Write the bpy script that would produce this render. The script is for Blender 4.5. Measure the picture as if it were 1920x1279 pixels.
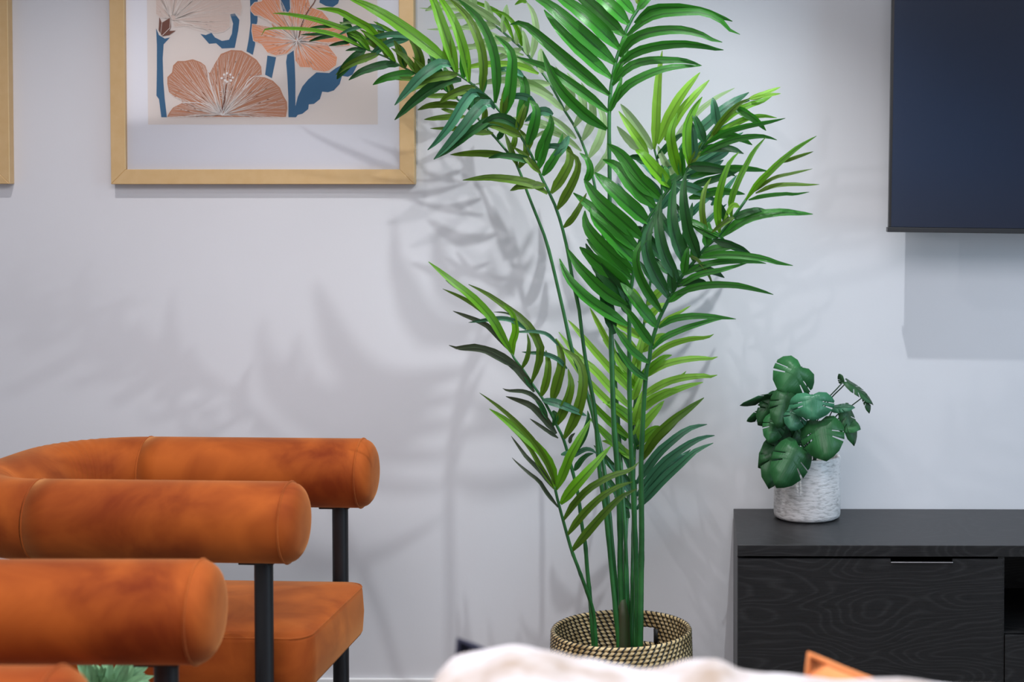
import bpy, bmesh, math, random
from mathutils import Vector, Matrix
PI = math.pi
random.seed(7)
for o in list(bpy.data.objects): bpy.data.objects.remove(o)
C = bpy.context.scene.collection
S = bpy.context.scene

# ------------------------------------------------------------------ camera
F = 2900.0; CX, CY = 1280.0, 446.0; CZ = 1.375
PITCH = math.radians(1.5); YAW = 30 / F
cd = bpy.data.cameras.new('camera'); cam = bpy.data.objects.new('camera', cd); C.objects.link(cam)
cd.sensor_width = 36; cd.sensor_fit = 'HORIZONTAL'; cd.lens = F / 1920 * 36
cd.shift_x = (960 - CX) / 1920; cd.shift_y = (CY - 639.5) / 1920
cd.clip_start = .05
cam.location = (0, 0, CZ); cam.rotation_euler = (PI / 2 - PITCH, 0, YAW)
cd.dof.use_dof = True; cd.dof.focus_distance = 3.85; cd.dof.aperture_fstop = 4.0
S.camera = cam
CR = cam.rotation_euler.to_matrix()
def P(px, py, Y):
    d = CR @ Vector(((px - CX) / F, -(py - CY) / F, -1))
    return Vector((0, 0, CZ)) + d * (Y / d.y)
WALL = 4.29
# ------------------------------------------------------------------ world, light, exposure
w = bpy.data.worlds.new('world'); S.world = w; w.use_nodes = True
w.node_tree.nodes['Background'].inputs[0].default_value = (.72, .82, 1, 1)
w.node_tree.nodes['Background'].inputs[1].default_value = .6
S.view_settings.view_transform = 'Standard'; S.view_settings.look = 'None'
S.view_settings.gamma = 1; S.view_settings.use_curve_mapping = False
S.view_settings.exposure = 0.07
def area(name, loc, rot, sx, sy, power, col):
    l = bpy.data.lights.new(name, 'AREA'); l.shape = 'RECTANGLE'; l.size = sx; l.size_y = sy
    l.energy = power; l.color = col
    o = bpy.data.objects.new(name, l); o.location = loc; o.rotation_euler = rot; C.objects.link(o); return o
def spot(name, loc, tgt, power, col, r=.03, ang=100, blend=.6):
    l = bpy.data.lights.new(name, 'SPOT'); l.energy = power; l.color = col
    l.shadow_soft_size = r; l.spot_size = math.radians(ang); l.spot_blend = blend
    o = bpy.data.objects.new(name, l); o.location = loc
    o.rotation_euler = (Vector(tgt) - Vector(loc)).to_track_quat('-Z', 'Y').to_euler(); C.objects.link(o)
area('daylight_fill', (-.2, -2.35, 1.55), (PI / 2, 0, 0), 2.2, 1.6, 17, (.95, .95, 1.0))  # added fill standing in for daylight behind the camera; no window built
area('ceiling_fill', (-.4, 1.3, 2.57), (0, 0, 0), 2.2, 2.0, 82, (.99, .955, 1.0))  # added overhead fill; no fixture belongs to it
area('side_cool_fill', (2.95, 2.2, 1.5), (0, PI / 2, 0), 1.6, 1.8, 52, (.56, .80, 1.0))  # added cool fill from the right; the wall has no window
for x, tg, p, c in ((-1.62, (-1.62, 3.8, 0), 36, (1, .95, .96)), (.22, (-.36, 3.6, 0), 84, (.92, .965, 1.0)), (1.5, (1.6, 3.8, 0), 10, (.85, .94, 1.0))):
    spot('ceiling_downlight', (x, 3.42, 2.52), tg, p, c, .010, 108, .9)
spot('ceiling_downlight', (-1.0, 3.0, 2.52), (-.45, 4.0, .9), 22, (.97, .97, 1.0), .012, 90, 1.0)

# ------------------------------------------------------------------ material helpers
MATS = {}
def mat(name, col, rough=.5, **k):
    if name in MATS: return MATS[name]
    m = bpy.data.materials.new(name); m.use_nodes = True
    b = m.node_tree.nodes['Principled BSDF']
    b.inputs['Base Color'].default_value = (*col, 1); b.inputs['Roughness'].default_value = rough
    for a, v in k.items(): b.inputs[a.replace('_', ' ')].default_value = v
    MATS[name] = m; return m
def nt(m): return m.node_tree.nodes, m.node_tree.links, m.node_tree.nodes['Principled BSDF']
def noise_col(m, c1, c2, scale, detail=4, stretch=(1, 1, 1), lo=.35, hi=.65, coord='Object'):
    n, l, b = nt(m)
    tc = n.new('ShaderNodeTexCoord'); mp = n.new('ShaderNodeMapping'); mp.inputs['Scale'].default_value = stretch
    no = n.new('ShaderNodeTexNoise'); no.inputs['Scale'].default_value = scale; no.inputs['Detail'].default_value = detail
    r = n.new('ShaderNodeValToRGB'); r.color_ramp.elements[0].color = (*c1, 1); r.color_ramp.elements[1].color = (*c2, 1)
    r.color_ramp.elements[0].position = lo; r.color_ramp.elements[1].position = hi
    l.new(tc.outputs[coord], mp.inputs[0]); l.new(mp.outputs[0], no.inputs[0]); l.new(no.outputs[0], r.inputs[0]); l.new(r.outputs[0], b.inputs['Base Color'])
    return no
def bump(m, scale, strength, dist=.002, stretch=(1, 1, 1), detail=5):
    n, l, b = nt(m)
    tc = n.new('ShaderNodeTexCoord'); mp = n.new('ShaderNodeMapping'); mp.inputs['Scale'].default_value = stretch
    no = n.new('ShaderNodeTexNoise'); no.inputs['Scale'].default_value = scale; no.inputs['Detail'].default_value = detail
    bp = n.new('ShaderNodeBump'); bp.inputs['Strength'].default_value = strength; bp.inputs['Distance'].default_value = dist
    l.new(tc.outputs['Object'], mp.inputs[0]); l.new(mp.outputs[0], no.inputs[0]); l.new(no.outputs[0], bp.inputs['Height']); l.new(bp.outputs[0], b.inputs['Normal'])

wall_m = mat('wall_paint', (.66, .655, .665), .85); noise_col(wall_m, (.625, .622, .645), (.645, .642, .665), 2.2); bump(wall_m, 160, .12, .001)
ceil_m = mat('ceiling_paint', (.75, .75, .75), .9)
floor_m = mat('floor_wood', (.42, .33, .25), .4); noise_col(floor_m, (.16, .14, .125), (.22, .20, .18), 3, 8, (1, 12, 1))
base_m = mat('skirting_paint', (.78, .78, .78), .45)
gold = mat('gold_frame', (.60, .36, .13), .42, Metallic=.25); noise_col(gold, (.62, .41, .19), (.65, .44, .215), 30, 3, (1, 1, 1)); bump(gold, 400, .1, .0005)
mat_board = mat('mat_board', (.84, .85, .90), .8)
paper = mat('beige_paper', (.80, .735, .69), .8)
velvet = mat('orange_velvet', (.40, .105, .02), .75)
def velvet_setup(m, c1, c2, tint):
    no = noise_col(m, c1, c2, 7, 6, (1, 1, 1), .3, .7)
    no.inputs['Distortion'].default_value = .6
    n, l, b = nt(m)
    b.inputs['Sheen Weight'].default_value = .5; b.inputs['Sheen Roughness'].default_value = .38
    b.inputs['Sheen Tint'].default_value = (*tint, 1); b.inputs['Specular IOR Level'].default_value = .15
    bump(m, 900, .25, .0006)
velvet_setup(velvet, (.175, .025, .003), (.42, .096, .014), (1, .48, .18))
black = mat('black_metal', (.012, .012, .014), .45, Metallic=.3)
cream = mat('cream_cloth', (.72, .68, .63), .9); noise_col(cream, (.30, .23, .17), (.62, .60, .62), 12, 3)
navy = mat('navy_cloth', (.015, .016, .035), .9)
orange_c = mat('orange_cushion_cloth', (.70, .22, .07), .85); velvet_setup(orange_c, (.66, .20, .06), (.80, .30, .11), (1, .6, .35))
sofa_m = mat('grey_upholstery', (.34, .34, .36), .9); bump(sofa_m, 700, .3, .001)
soil_m = mat('dark_soil', (.03, .022, .015), .95); bump(soil_m, 80, .8, .01)
rattan = mat('rattan', (.50, .36, .17), .5); noise_col(rattan, (.40, .27, .11), (.78, .60, .32), 22, 3, (1, 1, 1), .3, .7)
stitch_m = mat('black_stitch', (.010, .011, .010), .6)
pot_m = mat('white_glaze', (.66, .63, .62), .35)
plastic = mat('black_plastic', (.015, .015, .017), .4)

def wood():
    m = mat('black_ash', (.012, .011, .012), .42); n, l, b = nt(m)
    tc = n.new('ShaderNodeTexCoord'); mp = n.new('ShaderNodeMapping'); mp.inputs['Scale'].default_value = (1.0, 2.2, 3.6)
    no = n.new('ShaderNodeTexNoise'); no.inputs['Scale'].default_value = 1.9; no.inputs['Detail'].default_value = 2.0; no.inputs['Roughness'].default_value = .35
    mu = n.new('ShaderNodeMath'); mu.operation = 'MULTIPLY'; mu.inputs[1].default_value = 34
    fr = n.new('ShaderNodeMath'); fr.operation = 'FRACT'
    r = n.new('ShaderNodeValToRGB'); e = r.color_ramp.elements
    e[0].position = 0; e[0].color = (.006, .006, .0065, 1); e[1].position = .55; e[1].color = (.0075, .007, .0075, 1)
    a = e.new(.78); a.color = (.017, .0165, .017, 1); a = e.new(1.0); a.color = (.007, .0065, .007, 1)
    mp2 = n.new('ShaderNodeMapping'); mp2.inputs['Scale'].default_value = (3, 60, 60)
    n2 = n.new('ShaderNodeTexNoise'); n2.inputs['Scale'].default_value = 5; n2.inputs['Detail'].default_value = 6
    mx = n.new('ShaderNodeMix'); mx.data_type = 'RGBA'; mx.blend_type = 'MULTIPLY'; mx.inputs['Factor'].default_value = .9
    r2 = n.new('ShaderNodeValToRGB'); r2.color_ramp.elements[0].position = .3; r2.color_ramp.elements[0].color = (.45, .45, .45, 1); r2.color_ramp.elements[1].position = .7; r2.color_ramp.elements[1].color = (1.3, 1.3, 1.3, 1)
    bp = n.new('ShaderNodeBump'); bp.inputs['Strength'].default_value = .35; bp.inputs['Distance'].default_value = .0006
    l.new(tc.outputs['Object'], mp.inputs[0]); l.new(mp.outputs[0], no.inputs[0]); l.new(no.outputs[0], mu.inputs[0]); l.new(mu.outputs[0], fr.inputs[0]); l.new(fr.outputs[0], r.inputs[0])
    l.new(tc.outputs['Object'], mp2.inputs[0]); l.new(mp2.outputs[0], n2.inputs[0]); l.new(n2.outputs[0], r2.inputs[0])
    l.new(r.outputs[0], mx.inputs['A']); l.new(r2.outputs[0], mx.inputs['B']); l.new(mx.outputs['Result'], b.inputs['Base Color'])
    l.new(n2.outputs[0], bp.inputs['Height']); l.new(bp.outputs[0], b.inputs['Normal'])
    return m
ash = wood()

def leaf_mat(name, c, vein, rough=.34, trans=.22, tcol=None):
    """green leaf: base colour, darker midrib line from the UV, fine lengthwise veins, some light passing through"""
    m = mat(name, c, rough); n, l, b = nt(m)
    uv = n.new('ShaderNodeUVMap'); uv.uv_map = 'UVMap'; sp = n.new('ShaderNodeSeparateXYZ'); l.new(uv.outputs[0], sp.inputs[0])
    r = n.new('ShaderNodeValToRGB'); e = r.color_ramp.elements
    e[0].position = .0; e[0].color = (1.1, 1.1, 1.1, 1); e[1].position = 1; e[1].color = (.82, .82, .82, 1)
    for p, v in ((.40, 1.05), (.475, vein), (.525, vein), (.58, .80)): a = e.new(p); a.color = (v, v, v, 1)  # halves differ in tone: fold shading painted into the colour
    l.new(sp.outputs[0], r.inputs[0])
    no = n.new('ShaderNodeTexNoise'); no.inputs['Scale'].default_value = 1; no.inputs['Detail'].default_value = 3
    mp = n.new('ShaderNodeMapping'); mp.inputs['Scale'].default_value = (34, 2.5, 1); l.new(uv.outputs[0], mp.inputs[0]); l.new(mp.outputs[0], no.inputs[0])
    oi = n.new('ShaderNodeObjectInfo'); ad = n.new('ShaderNodeMath'); ad.operation = 'MULTIPLY_ADD'; ad.inputs[1].default_value = .45; ad.inputs[2].default_value = .55
    l.new(oi.outputs['Random'], ad.inputs[0])
    a2 = n.new('ShaderNodeMath'); a2.operation = 'ADD'; l.new(ad.outputs[0], a2.inputs[0])
    sc = n.new('ShaderNodeMath'); sc.operation = 'MULTIPLY_ADD'; sc.inputs[1].default_value = .5; sc.inputs[2].default_value = -.02
    l.new(no.outputs[0], sc.inputs[0]); l.new(sc.outputs[0], a2.inputs[1])
    b.inputs['Specular IOR Level'].default_value = .36
    v = n.new('ShaderNodeVectorMath'); v.operation = 'SCALE'; v.inputs[0].default_value = c; l.new(a2.outputs[0], v.inputs['Scale'])
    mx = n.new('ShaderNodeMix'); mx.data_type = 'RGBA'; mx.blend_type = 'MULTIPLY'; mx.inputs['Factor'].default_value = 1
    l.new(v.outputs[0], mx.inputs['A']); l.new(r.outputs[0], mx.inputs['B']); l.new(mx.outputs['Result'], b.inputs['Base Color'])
    bp = n.new('ShaderNodeBump'); bp.inputs['Strength'].default_value = .7; bp.inputs['Distance'].default_value = .0012
    l.new(no.outputs[0], bp.inputs['Height']); l.new(bp.outputs[0], b.inputs['Normal'])
    tr = n.new('ShaderNodeBsdfTranslucent'); tr.inputs[0].default_value = (*(tcol or [min(1, q * 2.2) for q in c]), 1)
    ms = n.new('ShaderNodeMixShader'); ms.inputs[0].default_value = trans
    l.new(b.outputs[0], ms.inputs[1]); l.new(tr.outputs[0], ms.inputs[2]); l.new(ms.outputs[0], n['Material Output'].inputs[0])
    return m
LM = {
 'g': leaf_mat('leaf_green', (.025, .165, .012), .38, .30, .16),
 'b': leaf_mat('leaf_lit_green', (.100, .290, .008), .35, .32, .22),  # brighter yellow-green with the lit look painted in
 'd': leaf_mat('leaf_dark_green', (.012, .082, .014), .4, .3, .1),  # dark green, also painting in the shade between fronds
 't': leaf_mat('leaf_sheen_blue_green', (.040, .155, .075), .38, .26, .1),  # blue-green that also paints in a silvery sheen
 'l': leaf_mat('leaf_lit_through_green', (.190, .400, .035), .45),  # light shining through is painted into this lighter green
 'p': leaf_mat('leaf_backlit_pale_green', (.290, .430, .190), .6, .4, .35),  # paler green with backlight painted into the colour
 'o': leaf_mat('leaf_olive_green', (.070, .150, .008), .38),
 'k': leaf_mat('leaf_dull_green', (.040, .060, .028), .6, .45, .1),  # duller, greyer dark green
}
stem_m = mat('stem_green', (.022, .110, .036), .35); noise_col(stem_m, (.012, .085, .020), (.028, .150, .032), 14, 3)
trunk_m = mat('trunk_brown_green', (.04, .06, .02), .6); noise_col(trunk_m, (.040, .036, .012), (.025, .060, .014), 20, 5, (2, 2, .4))
pet_m = mat('petiole_dark_green', (.02, .06, .03), .45)

# ------------------------------------------------------------------ object helpers
def obj(name, bm, m, parent=None, smooth=True, keep=False):
    me = bpy.data.meshes.new(name)
    if not keep: bmesh.ops.recalc_face_normals(bm, faces=bm.faces[:])
    bm.to_mesh(me); bm.free()
    for mm in (m if isinstance(m, (list, tuple)) else [m]): me.materials.append(mm)
    if smooth: me.polygons.foreach_set('use_smooth', [True] * len(me.polygons))
    o = bpy.data.objects.new(name, me); C.objects.link(o)
    if parent: o.parent = parent
    return o
def tag(o, label=None, cat=None, group=None, kind=None):
    if label: o['label'] = label
    if cat: o['category'] = cat
    if group: o['group'] = group
    if kind: o['kind'] = kind
    return o
def thing(name, label, cat, loc=(0, 0, 0), rz=0, group=None):
    o = bpy.data.objects.new(name, None); C.objects.link(o); o.location = loc; o.rotation_euler = (0, 0, rz)
    o.empty_display_size = .1
    return tag(o, label, cat, group)
def box(bm, x0, x1, y0, y1, z0, z1, bev=0, seg=2, mi=0):
    r = bmesh.ops.create_cube(bm, size=1)
    for v in r['verts']: v.co = Vector(((x0 + x1) / 2 + v.co.x * (x1 - x0), (y0 + y1) / 2 + v.co.y * (y1 - y0), (z0 + z1) / 2 + v.co.z * (z1 - z0)))
    if bev:
        es = list({e for v in r['verts'] for e in v.link_edges})
        bmesh.ops.bevel(bm, geom=es, offset=bev, segments=seg, affect='EDGES', profile=.5)
    return bm
def B(*a, **k): return box(bmesh.new(), *a, **k)
def hard(o, ang=35):
    me = o.data
    me.polygons.foreach_set('use_smooth', [True] * len(me.polygons))
    me.set_sharp_from_angle(angle=math.radians(ang)); return o
def catmull(pts, n):
    """n+1 samples along a Catmull-Rom curve through pts, spaced by length"""
    q = [pts[0] * 2 - pts[1]] + list(pts) + [pts[-1] * 2 - pts[-2]]
    fine = []
    for i in range(1, len(q) - 2):
        for k in range(8):
            t = k / 8; a, b, c, d = q[i - 1], q[i], q[i + 1], q[i + 2]
            fine.append(.5 * ((2 * b) + (c - a) * t + (2 * a - 5 * b + 4 * c - d) * t * t + (3 * b - a - 3 * c + d) * t ** 3))
    fine.append(q[-2])
    L = [0]
    for i in range(1, len(fine)): L.append(L[-1] + (fine[i] - fine[i - 1]).length)
    out = []; j = 0
    for k in range(n + 1):
        s = L[-1] * k / n
        while j < len(L) - 2 and L[j + 1] < s: j += 1
        t = (s - L[j]) / max(1e-9, L[j + 1] - L[j]); out.append(fine[j].lerp(fine[j + 1], t))
    return out
def tube(bm, pts, rad, seg=8, cap=True, ripple=None):
    """sweep a circle along pts; rad is a number or a list"""
    n = len(pts); rings = []
    T = [(pts[min(i + 1, n - 1)] - pts[max(i - 1, 0)]).normalized() for i in range(n)]
    up = Vector((0, 0, 1)) if abs(T[0].z) < .9 else Vector((1, 0, 0))
    side = T[0].cross(up).normalized()
    for i in range(n):
        side = (side - T[i] * side.dot(T[i])).normalized(); nn = T[i].cross(side)
        r = rad[i] if isinstance(rad, (list, tuple)) else rad
        ring = []
        for k in range(seg):
            a = 2 * PI * k / seg
            rr = r * (ripple(i, a) if ripple else 1)
            ring.append(bm.verts.new(pts[i] + side * (math.cos(a) * rr) + nn * (math.sin(a) * rr)))
        rings.append(ring)
    for i in range(n - 1):
        for k in range(seg):
            bm.faces.new((rings[i][k], rings[i][(k + 1) % seg], rings[i + 1][(k + 1) % seg], rings[i + 1][k]))
    if cap:
        bm.faces.new(rings[0][::-1]); bm.faces.new(rings[-1])
    return rings
def lathe(bm, prof, seg=48, cx=0, cy=0, close=False):
    rings = []
    for r, z in prof:
        rings.append([bm.verts.new((cx + r * math.cos(2 * PI * k / seg), cy + r * math.sin(2 * PI * k / seg), z)) for k in range(seg)] if r > 1e-6 else [bm.verts.new((cx, cy, z))])
    for a, b in zip(rings, rings[1:]):
        for k in range(seg):
            k2 = (k + 1) % seg
            if len(a) == 1 and len(b) == 1: continue
            if len(a) == 1: bm.faces.new((a[0], b[k], b[k2]))
            elif len(b) == 1: bm.faces.new((a[k], a[k2], b[0]))
            else: bm.faces.new((a[k], a[k2], b[k2], b[k]))
    return bm

# ------------------------------------------------------------------ the room
XL, XR, YB, ZC = -3.3, 3.0, -2.5, 2.6
def st(name, bm, m): o = obj(name, bm, m, smooth=False); o['kind'] = 'structure'; return o
st('floor', B(XL, XR, YB, WALL, -.1, 0), floor_m)
st('ceiling', B(XL, XR, YB, WALL, ZC, ZC + .1), ceil_m)
st('wall_back', B(XL, XR, WALL, WALL + .1, -.1, ZC + .1), wall_m)
st('wall_left', B(XL - .1, XL, YB, WALL + .1, -.1, ZC + .1), wall_m)
st('wall_right', B(XR, XR + .1, YB, WALL + .1, -.1, ZC + .1), wall_m)
st('wall_front', B(XL - .1, XR + .1, YB - .1, YB, -.1, ZC + .1), wall_m)
st('baseboard_back', B(XL, XR, WALL - .012, WALL, 0, .03, bev=.003), base_m)

# ------------------------------------------------------------------ orange armchairs
def make_chair(label):
    t = thing('armchair', label, 'armchair', group='orange velvet armchairs')
    zc, R, hy, xe = .695, .085, .29, .40
    for s in (-1, 1):
        # straight arm roll with a domed, piped end
        bm = bmesh.new(); xs = [-.17 + .5 * k / 10 for k in range(11)]
        pts = [Vector((x, s * hy, zc)) for x in xs] + [Vector((.365, s * hy, zc))]
        rad = [R] * 12
        for k in range(1, 9):
            a = k / 8 * PI / 2
            pts.append(Vector((.365 + .035 * math.sin(a), s * hy, zc))); rad.append(max(.002, R * (.985 * math.cos(a) ** .55)))
        tube(bm, pts, rad, 32)
        arm = obj('armrest', bm, velvet, t)
        bm = bmesh.new()
        ring = [Vector((.366, s * hy + R * 1.0 * math.cos(a), zc + R * 1.0 * math.sin(a))) for a in [2 * PI * k / 40 for k in range(41)]]
        tube(bm, ring, .0022, 6, False); obj('piping', bm, velvet, arm)
    # curved back roll through both corners, gathered inside the bends
    pts = []
    n = 14; r = .20
    for k in range(n + 1):
        a = k / n * PI / 2; pts.append(Vector((-.17 - r * math.sin(a), -hy + r - r * math.cos(a), zc)))
    pts += [Vector((-.37, y, zc)) for y in (-.045, 0, .045)]
    for k in range(n + 1):
        a = PI / 2 - k / n * PI / 2; pts.append(Vector((-.17 - r * math.sin(a), hy - r + r * math.cos(a), zc)))
    fine = catmull(pts, 120)
    def rip(i, a):
        f = i / 120; e = max(0, 1 - abs(f - .22) / .14) + max(0, 1 - abs(f - .78) / .14)
        inner = abs(math.cos(a)) ** .5
        return 1 + .035 * e * inner * math.sin(i * 1.9) - .01 * e * inner
    bm = bmesh.new(); tube(bm, fine, R * .995, 32, False, rip); br = obj('back_roll', bm, velvet, t)
    for s in (-1, 1):
        bm = bmesh.new()
        tube(bm, [Vector((-.17, s * hy + R * math.cos(a), zc + R * math.sin(a))) for a in [2 * PI * k / 40 for k in range(41)]], .0018, 6, False)
        obj('seam', bm, velvet, br)
    # legs
    for x in (.31, -.18):
        for s in (-1, 1):
            bm = bmesh.new(); tube(bm, [Vector((x, s * hy, z)) for z in (.004, .3, zc - R + .012)], .0195, 20)
            leg = obj('leg', bm, black, t); hard(leg, 50)
            bm = bmesh.new(); lathe(bm, [(0, 0), (.021, 0), (.021, .006), (0, .006)], 20, x, s * hy); obj('glide', bm, plastic, leg)
            obj('bracket', B(x - .05, x + .024, s * hy - .014, s * hy + .014, zc - R - .003, zc - R + .004, bev=.0015), black, leg, False)
    # seat
    x0, x1, y0, y1, z0, z1 = -.33, .39, -.245, .245, .318, .437
    bm = bmesh.new(); rings = []
    mx_, my_, hx_, hy_ = (x0 + x1) / 2, 0, (x1 - x0) / 2, (y1 - y0) / 2
    def ring(ins, z, crown=0):
        out = []; rc_ = max(.004, .055 - ins * .6)
        for q in range(4):
            sx, sy = ((1, 1), (-1, 1), (-1, -1), (1, -1))[q]
            ccx, ccy = mx_ + sx * (hx_ - ins - rc_), my_ + sy * (hy_ - ins - rc_)
            for k in range(9):
                a = q * PI / 2 + k / 8 * PI / 2; out.append(bm.verts.new((ccx + rc_ * math.cos(a), ccy + rc_ * math.sin(a), z)))
        return out
    for ins, z in ((.012, z0), (.004, z0 + .004), (0, z0 + .012), (-.003, (z0 + z1) / 2), (0, z1 - .012), (.0015, z1 - .004), (.006, z1), (.03, z1 + .006), (.07, z1 + .012), (.12, z1 + .016), (.18, z1 + .018), (.23, z1 + .019)): rings.append(ring(ins, z))
    for a_, b_ in zip(rings, rings[1:]):
        for k in range(len(a_)): bm.faces.new((a_[k], a_[(k + 1) % len(a_)], b_[(k + 1) % len(a_)], b_[k]))
    bm.faces.new(rings[0][::-1]); bm.faces.new(rings[-1])
    seat = obj('seat', bm, velvet, t); hard(seat, 60)
    bm = bmesh.new(); loop = []
    rc = .052
    for cx_, cy_, a0 in ((x1 - rc, y1 - rc, 0), (x0 + rc, y1 - rc, PI / 2), (x0 + rc, y0 + rc, PI), (x1 - rc, y0 + rc, 1.5 * PI)):
        for k in range(7): a = a0 + k / 6 * PI / 2; loop.append(Vector((cx_ + (rc - .0035) * math.cos(a), cy_ + (rc - .0035) * math.sin(a), z1 - .003)))
    loop.append(loop[0]); tube(bm, loop, .0026, 6, False); obj('piping', bm, velvet, seat)
    # black under-frame joining the legs
    for s in (-1, 1):
        obj('side_rail', B(-.18, .31, s * .262 - .012, s * .262 + .026 * (s > 0) + .012 * (s < 0) - (.0 if s > 0 else 0), .285, .312, bev=.003), black, t, False)
    for x in (.25, -.2): obj('cross_rail', B(x - .015, x + .015, -.27, .27, .290, .3175, bev=.003), black, t, False)
    return t
def dup(root, loc, rz, label):
    r = root.copy(); C.objects.link(r); r.location = loc; r.rotation_euler = (0, 0, rz); r['label'] = label
    for ch in list(root.children):
        c = ch.copy(); C.objects.link(c); c.parent = r
        for g in list(ch.children):
            d = g.copy(); C.objects.link(d); d.parent = c
    return r
ch = make_chair('orange velvet armchair with whole curved back and seat in view, standing nearest the wall')
ch.location = (-1.208, 3.517, 0); ch.rotation_euler = (0, 0, -.045)
dup(ch, (-1.182, 2.22, 0), .008, 'orange velvet armchair cut by the lower left corner, only its arm rolls in view')

# ------------------------------------------------------------------ picture frames
def poly(bm, pts, y, mi):
    vs = [bm.verts.new(Vector((p.x, y, p.z))) for p in pts]
    es = [bm.edges.new((vs[i], vs[(i + 1) % len(vs)])) for i in range(len(vs))]
    r = bmesh.ops.triangle_fill(bm, edges=es, use_beauty=True)
    for g in r['geom']:
        if isinstance(g, bmesh.types.BMFace):
            g.material_index = mi; g.normal_update()
            if g.normal.y > 0: g.normal_flip()
LAY = [0]
def strip(bm, pts, w0, w1, y, mi):
    LAY[0] += 1; y = y - LAY[0] * 1.2e-7
    L = []; n = len(pts)
    for i, p in enumerate(pts):
        t = (pts[min(i + 1, n - 1)] - pts[max(i - 1, 0)]); t = Vector((t.x, 0, t.z)).normalized(); s = Vector((-t.z, 0, t.x)); ww = (w0 + (w1 - w0) * i / (n - 1)) / 2
        L.append((bm.verts.new(Vector((p.x, y, p.z)) + s * ww), bm.verts.new(Vector((p.x, y, p.z)) - s * ww)))
    for a, b in zip(L, L[1:]):
        f = bm.faces.new((a[0], a[1], b[1], b[0])); f.material_index = mi; f.normal_update()
        if f.normal.y > 0: f.normal_flip()
YF = WALL - .030          # front face of the frames
def frame(name, label, x0, x1, z0, z1, fw=.041):
    t = thing(name, label, 'picture', ((x0 + x1) / 2, WALL, z0), 0, 'gold framed pictures on the wall')
    T = Matrix.Translation(-Vector(t.location))
    def put(nm, bm, m, smooth=False, par=t, keep=False):
        bmesh.ops.transform(bm, matrix=T, verts=bm.verts[:]); return obj(nm, bm, m, par, smooth, keep)
    O = [(x0, z0), (x1, z0), (x1, z1), (x0, z1)]; I = [(x0 + fw, z0 + fw), (x1 - fw, z0 + fw), (x1 - fw, z1 - fw), (x0 + fw, z1 - fw)]
    for k in range(4):
        k2 = (k + 1) % 4; bm = bmesh.new()
        q = [O[k], O[k2], I[k2], I[k]]
        a = [bm.verts.new((x, YF, z)) for x, z in q]; b = [bm.verts.new((x, WALL, z)) for x, z in q]
        bm.faces.new(a); bm.faces.new(b[::-1])
        for i in range(4): j = (i + 1) % 4; bm.faces.new((a[i], b[i], b[j], a[j]))
        bmesh.ops.bevel(bm, geom=bm.edges[:], offset=.0012, segments=1, affect='EDGES')
        put('frame_bar', bm, gold)
    put('mat_board', B(x0 + fw - .004, x1 - fw + .004, YF + .014, YF + .017, z0 + fw - .004, z1 - fw + .004), mat_board)
    return t, put
f0 = P(208, 347, YF); f1 = P(777, 345.5, YF)
fx0, fx1, fz0 = f0.x, f1.x, f1.z; fz1 = fz0 + .86
fr, put = frame('framed_print', 'gold framed print of peach and brown hibiscus flowers, partly behind the tall palm', fx0, fx1, fz0, fz1)
YP = YF + .0110
def A(X, Y): return P(280 + X / 4.571, Y / 4.571, YP)
ink = [paper, mat('ink_blue', (.04, .14, .27), .7), mat('ink_blush', (.73, .60, .53), .7), mat('ink_brown', (.54, .255, .15), .7),
       mat('ink_peach', (.82, .36, .19), .7), mat('ink_cream', (.86, .78, .72), .7), mat('ink_dark_brown', (.19, .075, .05), .7), mat('ink_white', (.9, .88, .86), .7)]
bm = bmesh.new()
pa, pb = P(277, 233.5, YP), P(708, 233.5, YP)
poly(bm, [Vector((pa.x, 0, pa.z)), Vector((pb.x, 0, pa.z)), Vector((pb.x, 0, fz1 - .12)), Vector((pa.x, 0, fz1 - .12))], YP + .0027, 0)
blues = [[(55,240),(80,300),(130,330),(175,320),(120,380),(112,500),(118,700),(130,850),(148,1005),(100,1005),(80,850),(58,820),(62,600),(62,390)],
 [(435,290),(480,300),(530,280),(560,320),(620,350),(680,340),(705,290),(715,200),(690,120),(730,115),(770,170),(760,260),(730,410),(620,415),(570,370),(510,375),(480,340)],
 [(855,-300),(930,-300),(925,180),(900,270),(905,380),(885,470),(830,440),(850,330),(865,200)],
 [(1010,475),(1085,490),(1048,670),(990,640)],
 [(1180,470),(1235,430),(1245,560),(1250,700),(1250,910),(1270,830),(1310,740),(1360,680),(1430,620),(1540,625),(1600,580),(1700,530),(1788,450),(1780,560),(1740,640),(1700,658),(1650,650),(1630,720),(1580,775),(1530,790),(1480,785),(1460,850),(1410,890),(1365,895),(1360,935),(1310,975),(1270,985),(1255,1005),(1190,1005),(1190,850),(1180,650),(1170,530)],
 [(1455,20),(1500,-200),(1625,-220),(1625,0),(1615,30),(1570,60),(1510,50)],
 [(1115,-200),(1200,-200),(1210,60),(1195,105),(1145,95),(1130,40)]]
for q in blues: poly(bm, [A(*p) for p in q], YP + .0024, 1)
fl_w = [(55,-500),(55,120),(90,150),(190,150),(210,230),(330,220),(440,240),(560,285),(640,270),(690,230),(690,120),(740,110),(780,135),(795,60),(770,-60),(740,-300),(500,-520)]
fl_p = [(865,60),(900,20),(960,10),(1000,-60),(1110,-60),(1125,90),(1190,110),(1215,60),(1200,-60),(1350,-60),(1380,60),(1480,95),(1540,165),(1500,190),(1600,200),(1680,260),(1720,390),(1600,400),(1520,375),(1540,400),(1610,490),(1600,560),(1540,605),(1500,615),(1400,600),(1390,580),(1290,575),(1250,520),(1240,440),(1245,400),(1180,460),(1080,478),(1010,450),(960,380),(890,350),(875,260),(880,205),(960,215),(1060,240),(1040,190),(960,140),(900,130),(870,95)]
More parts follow.
